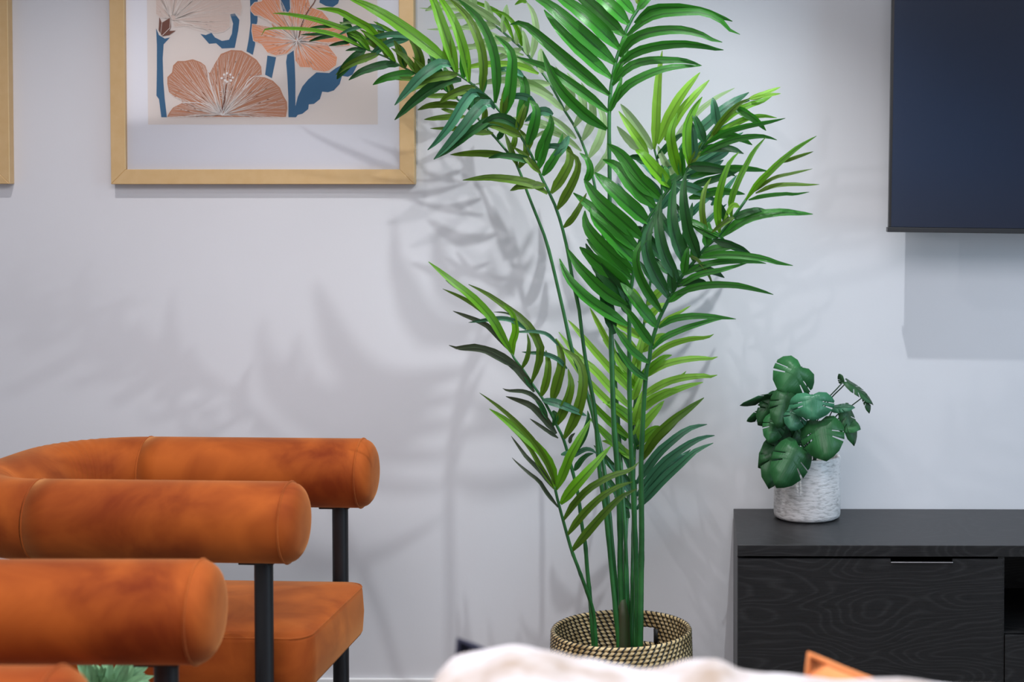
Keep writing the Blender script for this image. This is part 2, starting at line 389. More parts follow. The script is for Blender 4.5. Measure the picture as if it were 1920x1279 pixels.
fl_b = [(150,660),(190,620),(200,560),(240,520),(300,520),(370,505),(440,530),(480,560),(500,610),(515,625),(560,540),(610,460),(700,425),(790,430),(860,470),(920,510),(960,570),(965,640),(900,652),(990,660),(1060,690),(1120,750),(1150,820),(1180,870),(1185,930),(1170,1005),(150,1005),(170,960),(200,920),(280,880),(270,850),(210,830),(165,790),(150,720)]
def flower(q, mi, c, li, step=22, r0=.06):
    pts = [A(*p) for p in q]
    poly(bm, pts, YP + .0018, mi)
    strip(bm, pts + [pts[0]], .0016, .0016, YP + .0014, li)
    c = Vector(c)
    for i in range(len(q)):
        a = Vector(q[i]); b = Vector(q[(i + 1) % len(q)]); n = max(1, int((b - a).length / step))
        for k in range(n):
            e = a.lerp(b, (k + .5 * random.random()) / n); d = e - c
            if d.length < 60: continue
            side = Vector((-d.y, d.x)).normalized() * random.uniform(-.06, .06) * d.length
            L = [c + d * t + side * math.sin(t * PI) for t in [r0 + (.97 - r0) * j / 5 for j in range(6)]]
            if any(abs(v.y) > 1004 and v.y > 0 for v in L): continue
            strip(bm, [A(v.x, v.y) for v in L], .0011, .0006, YP + .0011, li)
flower(fl_w, 2, (190, 170), 5)
flower(fl_p, 4, (1265, 350), 5, 18)
flower(fl_b, 3, (625, 985), 5, 16)
for q in ([(500,610),(520,720),(560,850),(600,960)], [(900,652),(840,700),(800,780),(740,850),(660,960)], [(280,880),(400,880),(500,900),(590,970)]):
    strip(bm, catmull([A(*p) for p in q], 10), .0022, .0012, YP + .0008, 7)
bud = [(85,145),(105,195),(180,150),(184,230),(170,265),(225,262),(170,300),(110,310),(78,260)]
poly(bm, [A(*p) for p in bud], YP + .0008, 6); strip(bm, [A(180,150), A(175,240), A(110,305)], .0014, .0014, YP + .0002, 5); strip(bm, [A(108,195), A(95,300)], .001, .001, YP + .0002, 5)
strip(bm, catmull([A(605,975), A(635,900), A(650,800), A(662,720)], 8), .0055, .002, YP + .0002, 6)
strip(bm, catmull([A(1275,350), A(1300,230), A(1350,110), A(1420,10), A(1450,-80)], 8), .0040, .0022, YP + .0002, 6)
def dot(X, Y, r, mi):
    c = A(X, Y); poly(bm, [c + Vector((r * math.cos(a), 0, r * math.sin(a))) for a in [2 * PI * k / 8 for k in range(8)]], YP + .0001, mi)
for X, Y in ((620,670),(640,640),(665,628),(695,640),(715,665),(665,700),(650,690),(700,690)): dot(X, Y, .0034, 7)
for X, Y in ((640,670),(670,665),(690,672)): dot(X, Y, .0014, 6)
for k in range(42): dot(655 + random.uniform(-55, 45), random.uniform(710, 860), .0010, 7)
for k in range(30): dot(1335 + random.uniform(-45, 45), random.uniform(40, 200), .0010, 7)
for k in range(26):
    a = random.uniform(0, PI); r = random.uniform(50, 110)
    strip(bm, [A(625, 990), A(625 + r * math.cos(a), 990 - r * math.sin(a))], .0012, .0005, YP + .0002, 7)
    a = random.uniform(0, 2 * PI); strip(bm, [A(1265, 350), A(1265 + r * .8 * math.cos(a), 350 - r * .6 * math.sin(a))], .0012, .0005, YP + .0002, 7)
put('artwork', bm, ink, keep=True)
gm = bpy.data.materials.new('picture_glass'); gm.use_nodes = True; n = gm.node_tree.nodes; l = gm.node_tree.links
n.remove(n['Principled BSDF']); tr = n.new('ShaderNodeBsdfTransparent'); gl = n.new('ShaderNodeBsdfGlossy'); gl.inputs['Roughness'].default_value = .03
fn = n.new('ShaderNodeFresnel'); fn.inputs[0].default_value = 1.35; ms = n.new('ShaderNodeMixShader')
l.new(fn.outputs[0], ms.inputs[0]); l.new(tr.outputs[0], ms.inputs[1]); l.new(gl.outputs[0], ms.inputs[2]); l.new(ms.outputs[0], n['Material Output'].inputs[0])
def pane(x0, x1):
    bm = bmesh.new(); bm.faces.new([bm.verts.new(v) for v in ((x0, YF + .007, fz0 + .037), (x1, YF + .007, fz0 + .037), (x1, YF + .007, fz1 - .037), (x0, YF + .007, fz1 - .037))]); return bm
put('glass_pane', pane(fx0 + .037, fx1 - .037), gm, keep=True)
e1 = P(18, 346, YF)
fr2, put2 = frame('framed_print', 'gold framed picture at the left edge, only its right bar in view', e1.x - (fx1 - fx0), e1.x, fz0 + .001, fz1)
put2('artwork', B(e1.x - (fx1 - fx0) + .1, e1.x - .1, YF + .0125, YF + .0139, fz0 + .17, fz1 - .12), paper)
put2('glass_pane', pane(e1.x - (fx1 - fx0) + .037, e1.x - .037), gm, keep=True)

# ------------------------------------------------------------------ television
tvp = P(1665, 439, 4.10)
tv = thing('television', 'black wall-mounted television with dark blue reflecting screen', 'television', (tvp.x + .62, 4.10, tvp.z))
tv.rotation_euler = (0, .012, 0)
tvz0 = 0.008
scr = mat('tv_screen', (.012, .017, .030), .16, **{'Specular_IOR_Level': .5}); noise_col(scr, (.016, .025, .050), (.020, .020, .028), 1.1, 1)
obj('screen', B(-.612, .62, -.002, .004, tvz0 + .004, .70), scr, tv, False)
obj('housing', B(-.618, .626, .004, .030, tvz0, .706, bev=.004), plastic, tv, False)
obj('bottom_bezel', B(-.6215, .63, -.005, .030, tvz0 - .010, tvz0 + .003, bev=.0012), plastic, tv, False)
obj('rear_cover', B(-.45, .45, .030, .065, .08, .55, bev=.01), plastic, tv, False)
obj('wall_bracket', B(-.12, .12,   .065, WALL - 4.10 - .004, .22, .42, bev=.004), black, tv, False)

# ------------------------------------------------------------------ black media cabinet
cz = .510; xa = .097; Yf = 3.828; Yb = WALL - .012
cab = thing('media_cabinet', 'low black wood-grain cabinet with a door, open niche and drawer against the wall', 'cabinet', (xa, Yf, 0))
W = 1.60; D = Yb - Yf; tt = .028
dx = P(1882, 1100, Yf).x - xa
nz = P(1900, 1187, Yf).z
obj('top_panel', B(0, W, 0, D, cz - tt, cz, bev=.001), ash, cab, False)
obj('side_panel', B(0, .018, .019, D, 0, cz - tt, bev=.0008), ash, cab, False)
obj('side_panel', B(W - .018, W, .019, D, 0, cz - tt, bev=.0008), ash, cab, False)
obj('bottom_panel', B(.018, W - .018, .02, D, .04, .058), ash, cab, False)
obj('back_panel', B(.018, W - .018, D - .008, D, .058, cz - tt), ash, cab, False)
dW = dx
obj('divider_panel', B(dW - .014, dW + .002, .004, D - .008, .058, cz - tt - .001), ash, cab, False)
obj('divider_panel', B(W - dW - .002, W - dW + .014, .004, D - .008, .058, cz - tt - .001), ash, cab, False)
dz1 = cz - tt - .006
steel = mat('brushed_edge', (.55, .55, .57), .3, Metallic=1)
for s in (0, 1):
    a0, a1 = (.001, dW - .003) if s == 0 else (W - dW + .003, W - .001)
    h0 = P(1670, 1052, Yf).x - xa; h1 = P(1786, 1052, Yf).x - xa
    if s: h0, h1 = W - h1, W - h0
    bm = bmesh.new()
    box(bm, a0, a1, .001, .0185, .045, dz1 - .006); box(bm, a0, h0, .001, .0185, dz1 - .006, dz1); box(bm, h1, a1, .001, .0185, dz1 - .006, dz1)
    dr = obj('door', bm, ash, cab, False)
    obj('pull_edge', B(h0, h1, -.006, .018, dz1 - .0085, dz1 - .006, bev=.0006), steel, dr, False)
    obj('kickplate', B(a0 + .02, a1 - .02, .03, .045, 0, .04), ash, cab, False)
zs = nz
obj('shelf', B(dW + .002, W - dW - .002, .012, D - .008, zs - .004, zs + .0), ash, cab, False)
dwr = obj('drawer', B(dW + .004, W - dW - .004, .001, .020, .060, zs - .006, bev=.0008), ash, cab, False)
obj('pull_edge', B(W / 2 - .08, W / 2 + .08, -.005, .004, zs - .0085, zs - .006), steel, dwr, False)

# ------------------------------------------------------------------ leaf builders
def ribbon(pts3, width, roll=0, fold=.22, n=11, sharp=3.0):
    """a folded, tapering palm leaflet along 3-D points"""
    p = catmull(pts3, n); bm = bmesh.new(); uvl = bm.loops.layers.uv.new('UVMap'); rows = []
    for i, q in enumerate(p):
        t = i / n
        T = (p[min(i + 1, n)] - p[max(i - 1, 0)]).normalized()
        v = (q - Vector((0, 0, CZ))).normalized()
        s = T.cross(v)
        s = s.normalized() if s.length > .05 else Vector((1, 0, 0))
        nn = s.cross(T).normalized()
        rr = roll * (.6 + .6 * t)
        s2 = s * math.cos(rr) + nn * math.sin(rr); n2 = T.cross(s2).normalized()
        wv = width * min(1, .28 + .9 * (t / .28) ** .8) * max(.03, (1 - t ** sharp)) ** .75 / max(.7, math.cos(rr)) / 2
        wob = 1 + .05 * math.sin(i * 2.3 + width * 900)
        rows.append((bm.verts.new(q + s2 * wv * wob + n2 * wv * fold), bm.verts.new(q - n2 * wv * fold), bm.verts.new(q - s2 * wv + n2 * wv * fold)))
    for i in range(n):
        for k in range(2):
            a, b = rows[i], rows[i + 1]
            f = bm.faces.new((a[k], a[k + 1], b[k + 1], b[k]))
            for lp, (u, vv) in zip(f.loops, ((k / 2, i / n), ((k + 1) / 2, i / n), ((k + 1) / 2, (i + 1) / n), (k / 2, (i + 1) / n))): lp[uvl].uv = (u, vv)
    return bm

# zoomed tracing frames of the palm: origin (pixels), 6 units per pixel
RG = dict(O=(0, 0), A=(960, 0), B=(1140, 0), C=(740, 0), D=(500, 0), R3=(740, 140), R6=(960, 180), J=(1240, 140), H=(1240, 330), E=(1000, 340), G=(1020, 500),
          N=(780, 470), M=(820, 620), P=(880, 720), K=(1080, 660), L=(1080, 780), Q=(940, 860))
# frond: name -> (depth at base, depth at tip, stem width px base, tip, polyline px, leaflets)
FR = {}
FR['tall'] = (3.84, 3.84, 12, 6, [(1168,1200),(1163,1073),(1163,993),(1157,873),(1152,810),(1148,710),(1145,580),(1145,490),(1143,415),(1143,330),(1142,247),(1144,177),(1154,118),(1162,92),(1171,67),(1178,45),(1190,27),(1207,0),(1225,-40)], [
 ('A',[(1375,150),(1180,-60),(1000,-260)],100,'g'),('A',[(1310,270),(1100,60),(760,-220)],120,'g'),('A',[(1265,400),(950,110),(600,-200)],125,'g'),
 ('A',[(1210,550),(850,200),(400,-130)],130,'g'),('A',[(1160,715),(740,340),(420,60),(200,-60)],140,'g'),('A',[(1120,880),(700,510),(480,270),(360,110)],110,'g'),
 ('A',[(1100,1070),(800,830),(450,530),(220,330),(100,255),(-20,275)],115,'g'),('A',[(1085,1260),(800,1040),(500,830),(350,740),(50,640)],95,'g'),
 ('A',[(1070,1455),(880,1330),(700,1170),(540,990),(430,800),(345,575)],105,'g'),
 ('B',[(330,110),(420,10),(520,-80)],70,'g'),('B',[(300,260),(480,110),(750,85),(1000,110),(1200,165),(1400,240)],85,'g'),
 ('B',[(200,420),(380,250),(560,165),(800,140),(1050,140),(1250,220),(1370,340),(1485,388)],72,'g'),('B',[(130,640),(260,460),(450,370),(740,335),(1000,370),(1150,440),(1285,475)],90,'g'),
 ('B',[(90,780),(250,620),(480,530),(820,490),(1080,520),(1200,550),(1300,562)],85,'g'),('B',[(50,960),(200,780),(400,690),(700,675),(900,690),(1055,740)],78,'g'),
 ('B',[(40,1200),(200,980),(420,850),(650,770),(850,745),(1040,742)],80,'g'),('B',[(20,1260),(120,1000),(160,850)],60,'g'),('B',[(60,900),(150,700),(230,560)],60,'g'),('B',[(120,600),(210,430),(300,330)],60,'g'),
 ('B',[(360,60),(330,-20),(240,-90)],60,'o')])
FR['leftback'] = (3.90, 3.88, 10, 3, [(1164,1200),(1152,1073),(1140,943),(1128,850),(1112,780),(1095,720),(1075,667),(1062,610),(1048,548),(1025,455),(1002,395),(982,343),(973,315),(953,287),(933,263),(915,243),(878,203),(835,168),(812,155),(783,140),(750,123),(717,103),(692,95),(667,85),(645,74)], [
 ('D',[(1250,560),(1000,370),(800,300),(550,220),(250,160),(70,150)],55,'b'),('D',[(1100,540),(850,420),(600,350),(300,320),(0,325),(-60,400)],42,'b'),
 ('D',[(1350,620),(1180,340),(1000,230),(800,120),(560,95)],75,'b'),
 ('D',[(1100,570),(1000,548),(885,570)],38,'d'),('D',[(950,470),(820,485),(700,515)],38,'d'),('D',[(800,390),(620,420),(475,465)],40,'d'),('D',[(780,290),(600,300),(480,312)],34,'d'),('D',[(700,370),(540,385),(380,390)],30,'d'),
 ('D',[(1490,738),(1350,740),(1245,768)],38,'d'),('D',[(1720,888),(1550,884),(1400,885)],44,'o'),('D',[(1850,960),(1720,950),(1570,965)],44,'o'),
 ('C',[(700,1110),(560,1080),(400,1080),(260,1060)],52,'o'),('R3',[(800,470),(600,480),(330,505)],58,'o'),('R3',[(700,440),(600,405),(520,385)],40,'o'),
 ('R3',[(1110,660),(900,640),(700,610),(400,605)],62,'o'),('R3',[(1275,905),(950,880),(625,900)],72,'o'),
 ('D',[(1560,760),(1540,600),(1470,490)],60,'d'),('D',[(1720,850),(1730,680),(1680,530),(1600,430)],90,'o'),('D',[(1250,560),(1180,450),(1080,340)],60,'o'),
 ('D',[(1450,700),(1350,560),(1200,430),(1050,330)],58,'b'),('D',[(1700,830),(1560,650),(1400,540)],60,'o'),('D',[(1160,560),(1060,450),(900,370)],50,'b'),
 ('D',[(1880,960),(1900,760),(1850,600),(1740,500)],80,'d'),('D',[(1980,1010),(1800,800),(1640,640)],60,'o'),
 ('C',[(400,880),(440,700),(400,560),(300,480)],62,'o'),('C',[(560,980),(520,820),(420,700)],62,'d'),('C',[(660,1080),(600,920),(470,800)],62,'o'),
 ('R3',[(1290,880),(1350,740),(1340,590)],60,'o'),('R3',[(1400,1050),(1480,880),(1470,720),(1400,610)],75,'o'),('R3',[(1160,730),(1210,620),(1180,520)],60,'d'),('R3',[(1380,1020),(1310,850),(1240,660)],56,'o'),
 ('R3',[(830,380),(870,260),(850,180)],60,'d'),('R3',[(1000,560),(1020,420),(990,330)],60,'o'),('R3',[(700,270),(640,180),(560,110)],56,'d'),
 ('D',[(1380,350),(1150,290),(950,330),(780,410)],46,'t'),('D',[(1130,300),(1000,260),(900,255),(800,280)],30,'p'),
 ('D',[(1720,460),(1600,400),(1400,385),(1250,410),(1110,440)],62,'t'),('D',[(1600,440),(1400,475),(1250,560),(1110,700)],75,'t'),('D',[(1500,420),(1350,320),(1200,240)],36,'b')])
FR['leftfront'] = (3.82, 3.70, 10, 4, [(1160,1200),(1147,1073),(1140,1000),(1133,943),(1125,893),(1120,830),(1114,760),(1102,700),(1092,633),(1085,575),(1075,533),(1067,485),(1057,438),(1045,397),(1033,368),(1013,328),(1003,303),(990,280),(975,252),(960,233),(940,213),(918,185),(897,167),(875,150),(855,137),(838,118)], [
 ('C',[(640,740),(400,540),(150,350),(-100,180),(-320,60),(-560,-40)],115,'b'),
 ('C',[(700,820),(640,600),(540,300),(440,20),(340,-200)],105,'b'),('C',[(835,920),(790,620),(690,300),(560,50),(440,-100)],92,'b'),('C',[(970,1040),(1000,800),(970,540),(870,280),(750,110),(590,-30)],82,'o'),
 ('C',[(1130,1160),(1150,900),(1110,560),(980,260),(850,110),(700,-20)],90,'g'),('C',[(1235,1290),(1290,1080),(1320,800),(1320,620),(1250,500),(1130,400)],115,'g'),
 ('C',[(1390,1430),(1450,1200),(1470,1000),(1430,870),(1320,800)],105,'g'),('C',[(1450,860),(1360,800),(1240,780),(1100,790)],58,'t'),
 ('R3',[(1500,790),(1570,560),(1590,380),(1510,280)],100,'g'),('R3',[(1580,320),(1480,250),(1350,240),(1180,285)],68,'t'),
 ('R3',[(1595,970),(1690,750),(1760,570),(1750,450)],100,'g'),('R3',[(1780,450),(1690,410),(1600,430),(1465,530)],85,'t'),
 ('R6',[(345,895),(450,740),(530,600),(570,420)],85,'g'),('R6',[(620,470),(560,560),(450,560),(320,580)],58,'t'),('R6',[(640,450),(560,600),(480,700),(410,790)],70,'t'),
 ('R6',[(440,1095),(560,920),(650,740),(640,610),(560,530)],92,'o'),('R6',[(510,1275),(630,1080),(730,870),(740,720),(620,610)],85,'o'),('E',[(340,520),(430,430),(520,290),(600,130)],60,'o'),
 ('R6',[(820,980),(880,850),(850,720),(760,640)],70,'g'),
 ('C',[(650,740),(540,710),(420,770),(280,880),(150,1020),(0,1185)],100,'t'),('C',[(750,900),(620,900),(450,970),(230,1130),(0,1350)],105,'d'),
 ('R3',[(1010,250),(900,190),(780,310),(640,540),(480,740),(370,848)],100,'t'),('R3',[(1130,380),(1050,310),(930,400),(790,580),(610,790),(440,955)],105,'t'),('R3',[(1150,450),(980,560),(800,690),(600,850),(450,948)],80,'d'),
 ('R3',[(1410,610),(1270,510),(1130,490),(1010,570),(880,640)],100,'d'),('R3',[(1640,1110),(1540,1000),(1450,900),(1330,810)],60,'o'),
 ('R3',[(1720,1340),(1550,1230),(1300,1180),(1050,1160),(765,1188)],80,'o')])
FR['wallside'] = (4.0, 4.10, 8, 4, [(1180,1200),(1172,1000),(1160,800),(1145,600),(1132,450),(1113,338),(1102,297),(1090,263),(1067,218),(1057,205),(1032,158),(990,103),(957,72),(915,38),(857,0),(820,-30)], [
 ('C',[(1250,450),(1000,350),(750,310),(520,330),(365,330)],42,'p'),('C',[(1150,260),(900,150),(700,110),(450,105),(280,90)],40,'p'),('C',[(1450,620),(1200,560),(900,520),(650,550),(500,590)],58,'p'),
 ('C',[(1620,830),(1400,740),(1050,720),(700,780)],72,'l'),('C',[(1780,1080),(1500,930),(1200,900),(900,950)],82,'p'),('C',[(1900,1240),(1700,1080),(1400,950)],66,'p'),
 ('R6',[(720,480),(520,300),(300,180)],66,'p'),('R6',[(780,620),(600,470),(380,400),(210,500)],56,'p'),('R3',[(1850,620),(1600,520),(1250,480)],48,'p'),
 ('R3',[(1950,700),(1750,600),(1450,560)],50,'p'),('C',[(1600,830),(1380,650),(1150,560)],56,'p'),
 ('C',[(1210,300),(1050,170),(870,60),(680,-50)],66,'p'),('C',[(1340,450),(1260,260),(1150,130),(950,40),(780,-20)],48,'b'),('C',[(1430,520),(1400,380),(1330,250),(1220,150),(1080,110)],48,'b'),
 ('C',[(1540,650),(1580,450),(1590,300),(1550,130),(1480,20)],72,'p'),('C',[(1490,30),(1430,10),(1350,55)],42,'b'),('C',[(1430,520),(1420,400),(1360,280)],66,'p'),('C',[(1000,160),(840,40),(700,-60)],46,'p'),
 ('R6',[(600,170),(680,20),(620,-130),(490,-330)],78,'p'),('R6',[(700,350),(800,150),(760,-50),(620,-260)],78,'p'),('R6',[(790,500),(900,300),(900,80),(780,-150)],86,'p'),
 ('R6',[(860,700),(980,500),(1030,250),(920,0)],88,'p'),('R6',[(910,880),(1020,740),(1090,600),(1080,400)],66,'p')])
FR['rightfront'] = (3.80, 3.72, 11, 5, [(1196,1200),(1193,1073),(1190,993),(1185,873),(1182,810),(1180,710),(1180,617),(1181,560),(1185,530),(1192,482),(1198,457),(1213,415),(1233,385),(1257,350),(1278,333),(1293,310),(1310,285),(1320,267),(1340,240),(1370,203),(1405,187)], [
 ('R6',[(1665,1150),(1450,950),(1250,680),(1070,535)],130,'g'),('R6',[(1610,1250),(1350,1000),(1180,790),(1020,715)],130,'g'),('R6',[(1780,1020),(1600,820),(1460,650),(1390,610)],110,'b'),
 ('E',[(1300,470),(1050,250),(830,40),(690,-100)],135,'g'),('E',[(1220,640),(950,400),(720,190),(570,-30)],135,'g'),('E',[(1180,780),(1000,600),(780,400),(600,250),(450,130)],125,'g'),
 ('E',[(1140,900),(900,640),(700,430),(640,270)],130,'g'),('E',[(1120,1020),(900,840),(700,640),(590,470),(580,330)],130,'g'),('E',[(1100,1100),(880,900),(720,760),(600,650)],100,'g'),
 ('E',[(1090,1220),(850,1020),(650,850),(520,740)],135,'g'),('E',[(1080,1330),(900,1150),(720,950),(590,700)],120,'d'),('G',[(955,460),(700,300),(500,110),(360,-50),(260,-210)],105,'g'),
 ('G',[(945,660),(750,540),(500,370),(310,180),(220,30),(175,-90)],100,'g'),('G',[(790,760),(700,400),(640,150),(560,-50)],110,'d'),('G',[(960,420),(860,200),(760,40)],90,'d'),('G',[(960,540),(880,380),(790,250)],80,'d'),
 ('J',[(200,1130),(130,850),(110,650),(180,430)],95,'b'),('J',[(310,1015),(280,800),(290,560),(370,380),(460,250)],80,'b'),('J',[(980,275),(1130,225),(1340,140)],44,'l'),('J',[(1000,280),(1180,235),(1345,212)],34,'l'),
 ('J',[(560,700),(700,500),(860,340),(1000,265)],52,'o'),
 ('J',[(600,620),(800,440),(1000,340),(1130,300),(1245,240)],60,'b'),('J',[(540,720),(750,600),(950,500),(1130,465),(1300,487)],56,'b'),('J',[(490,790),(700,660),(950,580),(1200,535),(1395,490)],52,'g'),
 ('J',[(410,920),(600,810),(850,720),(1080,690),(1190,700),(1300,735)],64,'g'),('J',[(330,1150),(550,1080),(850,1050),(1050,1065),(1200,1085)],72,'g'),('H',[(310,250),(600,170),(800,180),(940,205)],80,'g'),
 ('J',[(330,1250),(600,1170),(870,1085)],66,'d'),('J',[(300,1040),(420,860),(560,660)],60,'o')])
FR['rightlow'] = (3.76, 3.62, 12, 5, [(1200,1204),(1202,1073),(1203,993),(1202,873),(1205,800),(1208,743),(1212,693),(1217,683),(1220,650),(1228,622),(1235,600),(1243,583),(1253,563),(1267,538),(1280,515),(1296,497),(1312,478),(1328,458),(1347,443),(1373,410),(1390,387),(1402,370)], [
 ('E',[(1640,1130),(1500,880),(1430,650),(1400,400),(1440,150)],115,'d'),('E',[(1720,960),(1620,700),(1560,450),(1560,200),(1600,-50)],115,'d'),('E',[(1860,870),(1760,600),(1710,350),(1690,100),(1720,-120)],105,'d'),
 ('E',[(1530,1320),(1350,1000),(1270,760),(1290,560),(1400,330)],120,'d'),('G',[(1325,515),(1150,250),(1060,50),(1040,-100),(1080,-230),(1230,-390)],92,'g'),('G',[(1275,685),(1100,480),(1000,350),(860,180)],105,'g'),
 ('G',[(1225,895),(1080,690),(960,520),(860,420)],95,'g'),('G',[(1180,1085),(1000,950),(860,770),(780,650)],72,'g'),('G',[(1165,1275),(1000,1150),(860,960),(790,810)],66,'g'),('K',[(805,315),(700,230),(600,150)],54,'g'),('K',[(790,300),(650,200),(450,0)],60,'d'),
 ('H',[(530,760),(480,550),(460,350),(490,150),(560,20)],62,'o'),('H',[(655,640),(630,400),(660,150),(760,-140),(875,-270)],76,'b'),('H',[(790,490),(780,300),(840,110),(920,-60),(1040,-280),(1175,-435)],60,'b'),
 ('H',[(950,270),(1080,90),(1230,-60),(1380,-200),(1560,-340),(1745,-450)],62,'b'),('H',[(1340,-150),(1540,-220),(1710,-275)],36,'o'),('H',[(1040,180),(1250,30),(1480,-30),(1700,-80)],34,'o'),
 ('H',[(1060,195),(1250,115),(1450,95),(1650,100),(1780,95)],42,'o'),('H',[(980,270),(1150,225),(1400,200),(1500,205),(1665,180)],40,'g'),
 ('H',[(680,680),(900,510),(1100,440),(1350,410),(1550,420),(1705,430)],95,'g'),('H',[(420,920),(600,890),(850,890),(1150,930),(1320,980),(1480,1008)],74,'g'),
 ('H',[(240,1120),(450,1010),(700,960),(1000,960),(1180,985)],62,'g'),('H',[(180,1250),(400,1120),(700,1050),(980,975)],60,'g'),('H',[(130,1330),(450,1235),(800,1225),(1080,1280),(1260,1335)],70,'g'),
 ('G',[(1290,690),(1450,590),(1700,555),(1920,565),(2160,590)],66,'g'),('G',[(1220,930),(1350,800),(1600,690),(1900,600),(2050,580)],62,'g'),
 ('H',[(250,470),(500,590),(640,670),(725,730)],58,'g'),('H',[(250,870),(400,940),(500,1060),(560,1180),(575,1260)],32,'o'),('G',[(1400,400),(1560,290),(1700,240)],60,'g'),
 ('H',[(430,870),(330,640),(250,470),(160,300)],80,'d'),('H',[(640,690),(500,640),(330,540)],60,'g'),('H',[(820,460),(720,520),(560,640)],50,'o'),('H',[(880,350),(800,330),(700,500)],50,'l')])
FR['rightback'] = (3.98, 4.04, 8, 4, [(1175,1200),(1172,1050),(1180,900),(1190,760),(1203,640),(1215,560),(1228,470),(1240,400),(1240,340),(1232,300),(1227,280),(1227,262)], [
 ('R6',[(1600,600),(1620,350),(1630,100),(1650,-200),(1690,-510)],92,'l'),('R6',[(1580,600),(1450,400),(1330,230),(1220,90)],95,'p'),('R6',[(1530,650),(1370,420),(1200,170)],88,'l'),
 ('J',[(-40,780),(100,450),(250,200),(435,-25)],100,'l'),('J',[(40,740),(200,450),(380,230),(540,60)],84,'l'),('J',[(120,760),(350,480),(600,270),(825,150)],58,'p'),
 ('J',[(200,850),(500,560),(750,350),(985,200)],105,'t'),('J',[(300,950),(550,700),(780,560),(920,475)],76,'t'),('J',[(350,1000),(600,850),(800,720),(920,650)],76,'t'),('J',[(380,1080),(550,960),(700,880),(775,840)],115,'t'),
 ('J',[(250,1150),(500,1080),(700,960)],100,'t'),('H',[(300,470),(450,310),(600,210)],66,'t'),('H',[(420,620),(600,430),(735,315)],54,'t'),('H',[(560,330),(700,180),(850,-10)],66,'t'),
 ('R6',[(1440,620),(1300,480),(1180,340)],84,'p'),('R6',[(1750,1000),(1600,850),(1500,800)],80,'t'),('R6',[(1850,950),(1700,700),(1640,560)],80,'p'),('R6',[(1700,1200),(1450,1050),(1200,830)],90,'t'),
 ('E',[(1250,480),(1080,250),(950,20)],86,'t'),('E',[(1180,740),(1000,600),(880,480)],80,'t'),('E',[(1130,950),(950,750),(870,680)],76,'t'),('E',[(1500,900),(1300,700),(1200,500)],90,'d'),('E',[(1650,700),(1500,500),(1400,300)],90,'d'),
 ('E',[(1700,1050),(1500,1000),(1350,850)],80,'d'),('H',[(300,900),(200,700),(100,500)],90,'d'),('H',[(250,800),(300,550),(350,300)],80,'d'),('E',[(1450,1200),(1300,1050),(1200,900)],70,'d')])
FR['lowback'] = (3.95, 3.98, 8, 3, [(1184,1200),(1186,1050),(1188,930),(1190,850),(1194,770),(1200,690),(1206,620),(1214,570)], [
 ('K',[(700,330),(850,220),(1000,140),(1200,90),(1420,70),(1500,80),(1595,55)],68,'l'),('K',[(700,540),(850,430),(1050,330),(1250,285),(1450,270),(1500,280),(1590,260)],72,'l'),('K',[(680,720),(850,560),(1000,480),(1200,400),(1430,340)],72,'l'),
 ('G',[(1150,1080),(1350,910),(1600,820),(1830,795),(1910,760)],62,'l'),('K',[(700,900),(800,760),(900,650),(990,550)],90,'l'),('G',[(1250,700),(1400,580),(1520,520),(1650,440)],42,'l'),('K',[(1050,310),(1180,270),(1240,215)],30,'l'),
 ('K',[(650,480),(430,240),(200,-20),(0,-260),(-90,-360)],72,'l'),('K',[(650,660),(400,420),(200,200),(0,30),(-195,-225)],76,'l'),('K',[(640,830),(400,600),(200,400),(0,170),(-220,-150)],70,'l'),
 ('K',[(620,980),(400,800),(220,620),(120,470),(20,330)],72,'b'),('K',[(600,1160),(420,1020),(280,880),(150,740)],70,'b'),('G',[(820,1000),(720,840),(620,650),(515,460)],56,'l'),('K',[(600,270),(500,130),(420,0),(300,-140)],66,'l'),
 ('K',[(650,820),(700,640),(760,420)],80,'l'),('K',[(640,540),(700,370),(750,230)],72,'l'),('K',[(640,380),(680,200),(740,30)],66,'l'),('G',[(1000,1180),(1070,950),(1130,680)],80,'l'),('K',[(640,1000),(700,850),(740,700)],70,'l'),
 ('K',[(720,1220),(880,970),(1050,800),(1250,650),(1440,515)],95,'o'),('K',[(740,1230),(900,1010),(1050,870),(1190,735)],56,'o'),
 ('K',[(560,1000),(500,870),(440,780)],60,'g'),('K',[(700,1100),(660,980),(640,860)],56,'d')])
FR['fanback'] = (3.90, 3.96, 7, 4, [(1190,1200),(1190,1080),(1192,1000),(1192,940),(1193,900)], [
 ('L',[(680,760),(900,450),(1080,280),(1280,140),(1475,95)],92,'t'),('L',[(680,900),(950,560),(1200,360),(1400,250),(1560,220)],90,'t'),('L',[(680,1050),(950,750),(1200,520),(1350,390),(1545,305)],84,'t'),('L',[(700,950),(950,660),(1150,490),(1290,380)],80,'t'),
 ('L',[(620,760),(440,600),(330,480),(200,330)],76,'d'),('L',[(640,900),(500,700),(380,520),(300,400)],70,'t'),('L',[(640,1050),(480,900),(360,720),(240,600)],70,'d'),('L',[(640,640),(560,480),(480,330)],60,'d'),('L',[(600,1150),(520,1000),(430,900)],60,'d')])
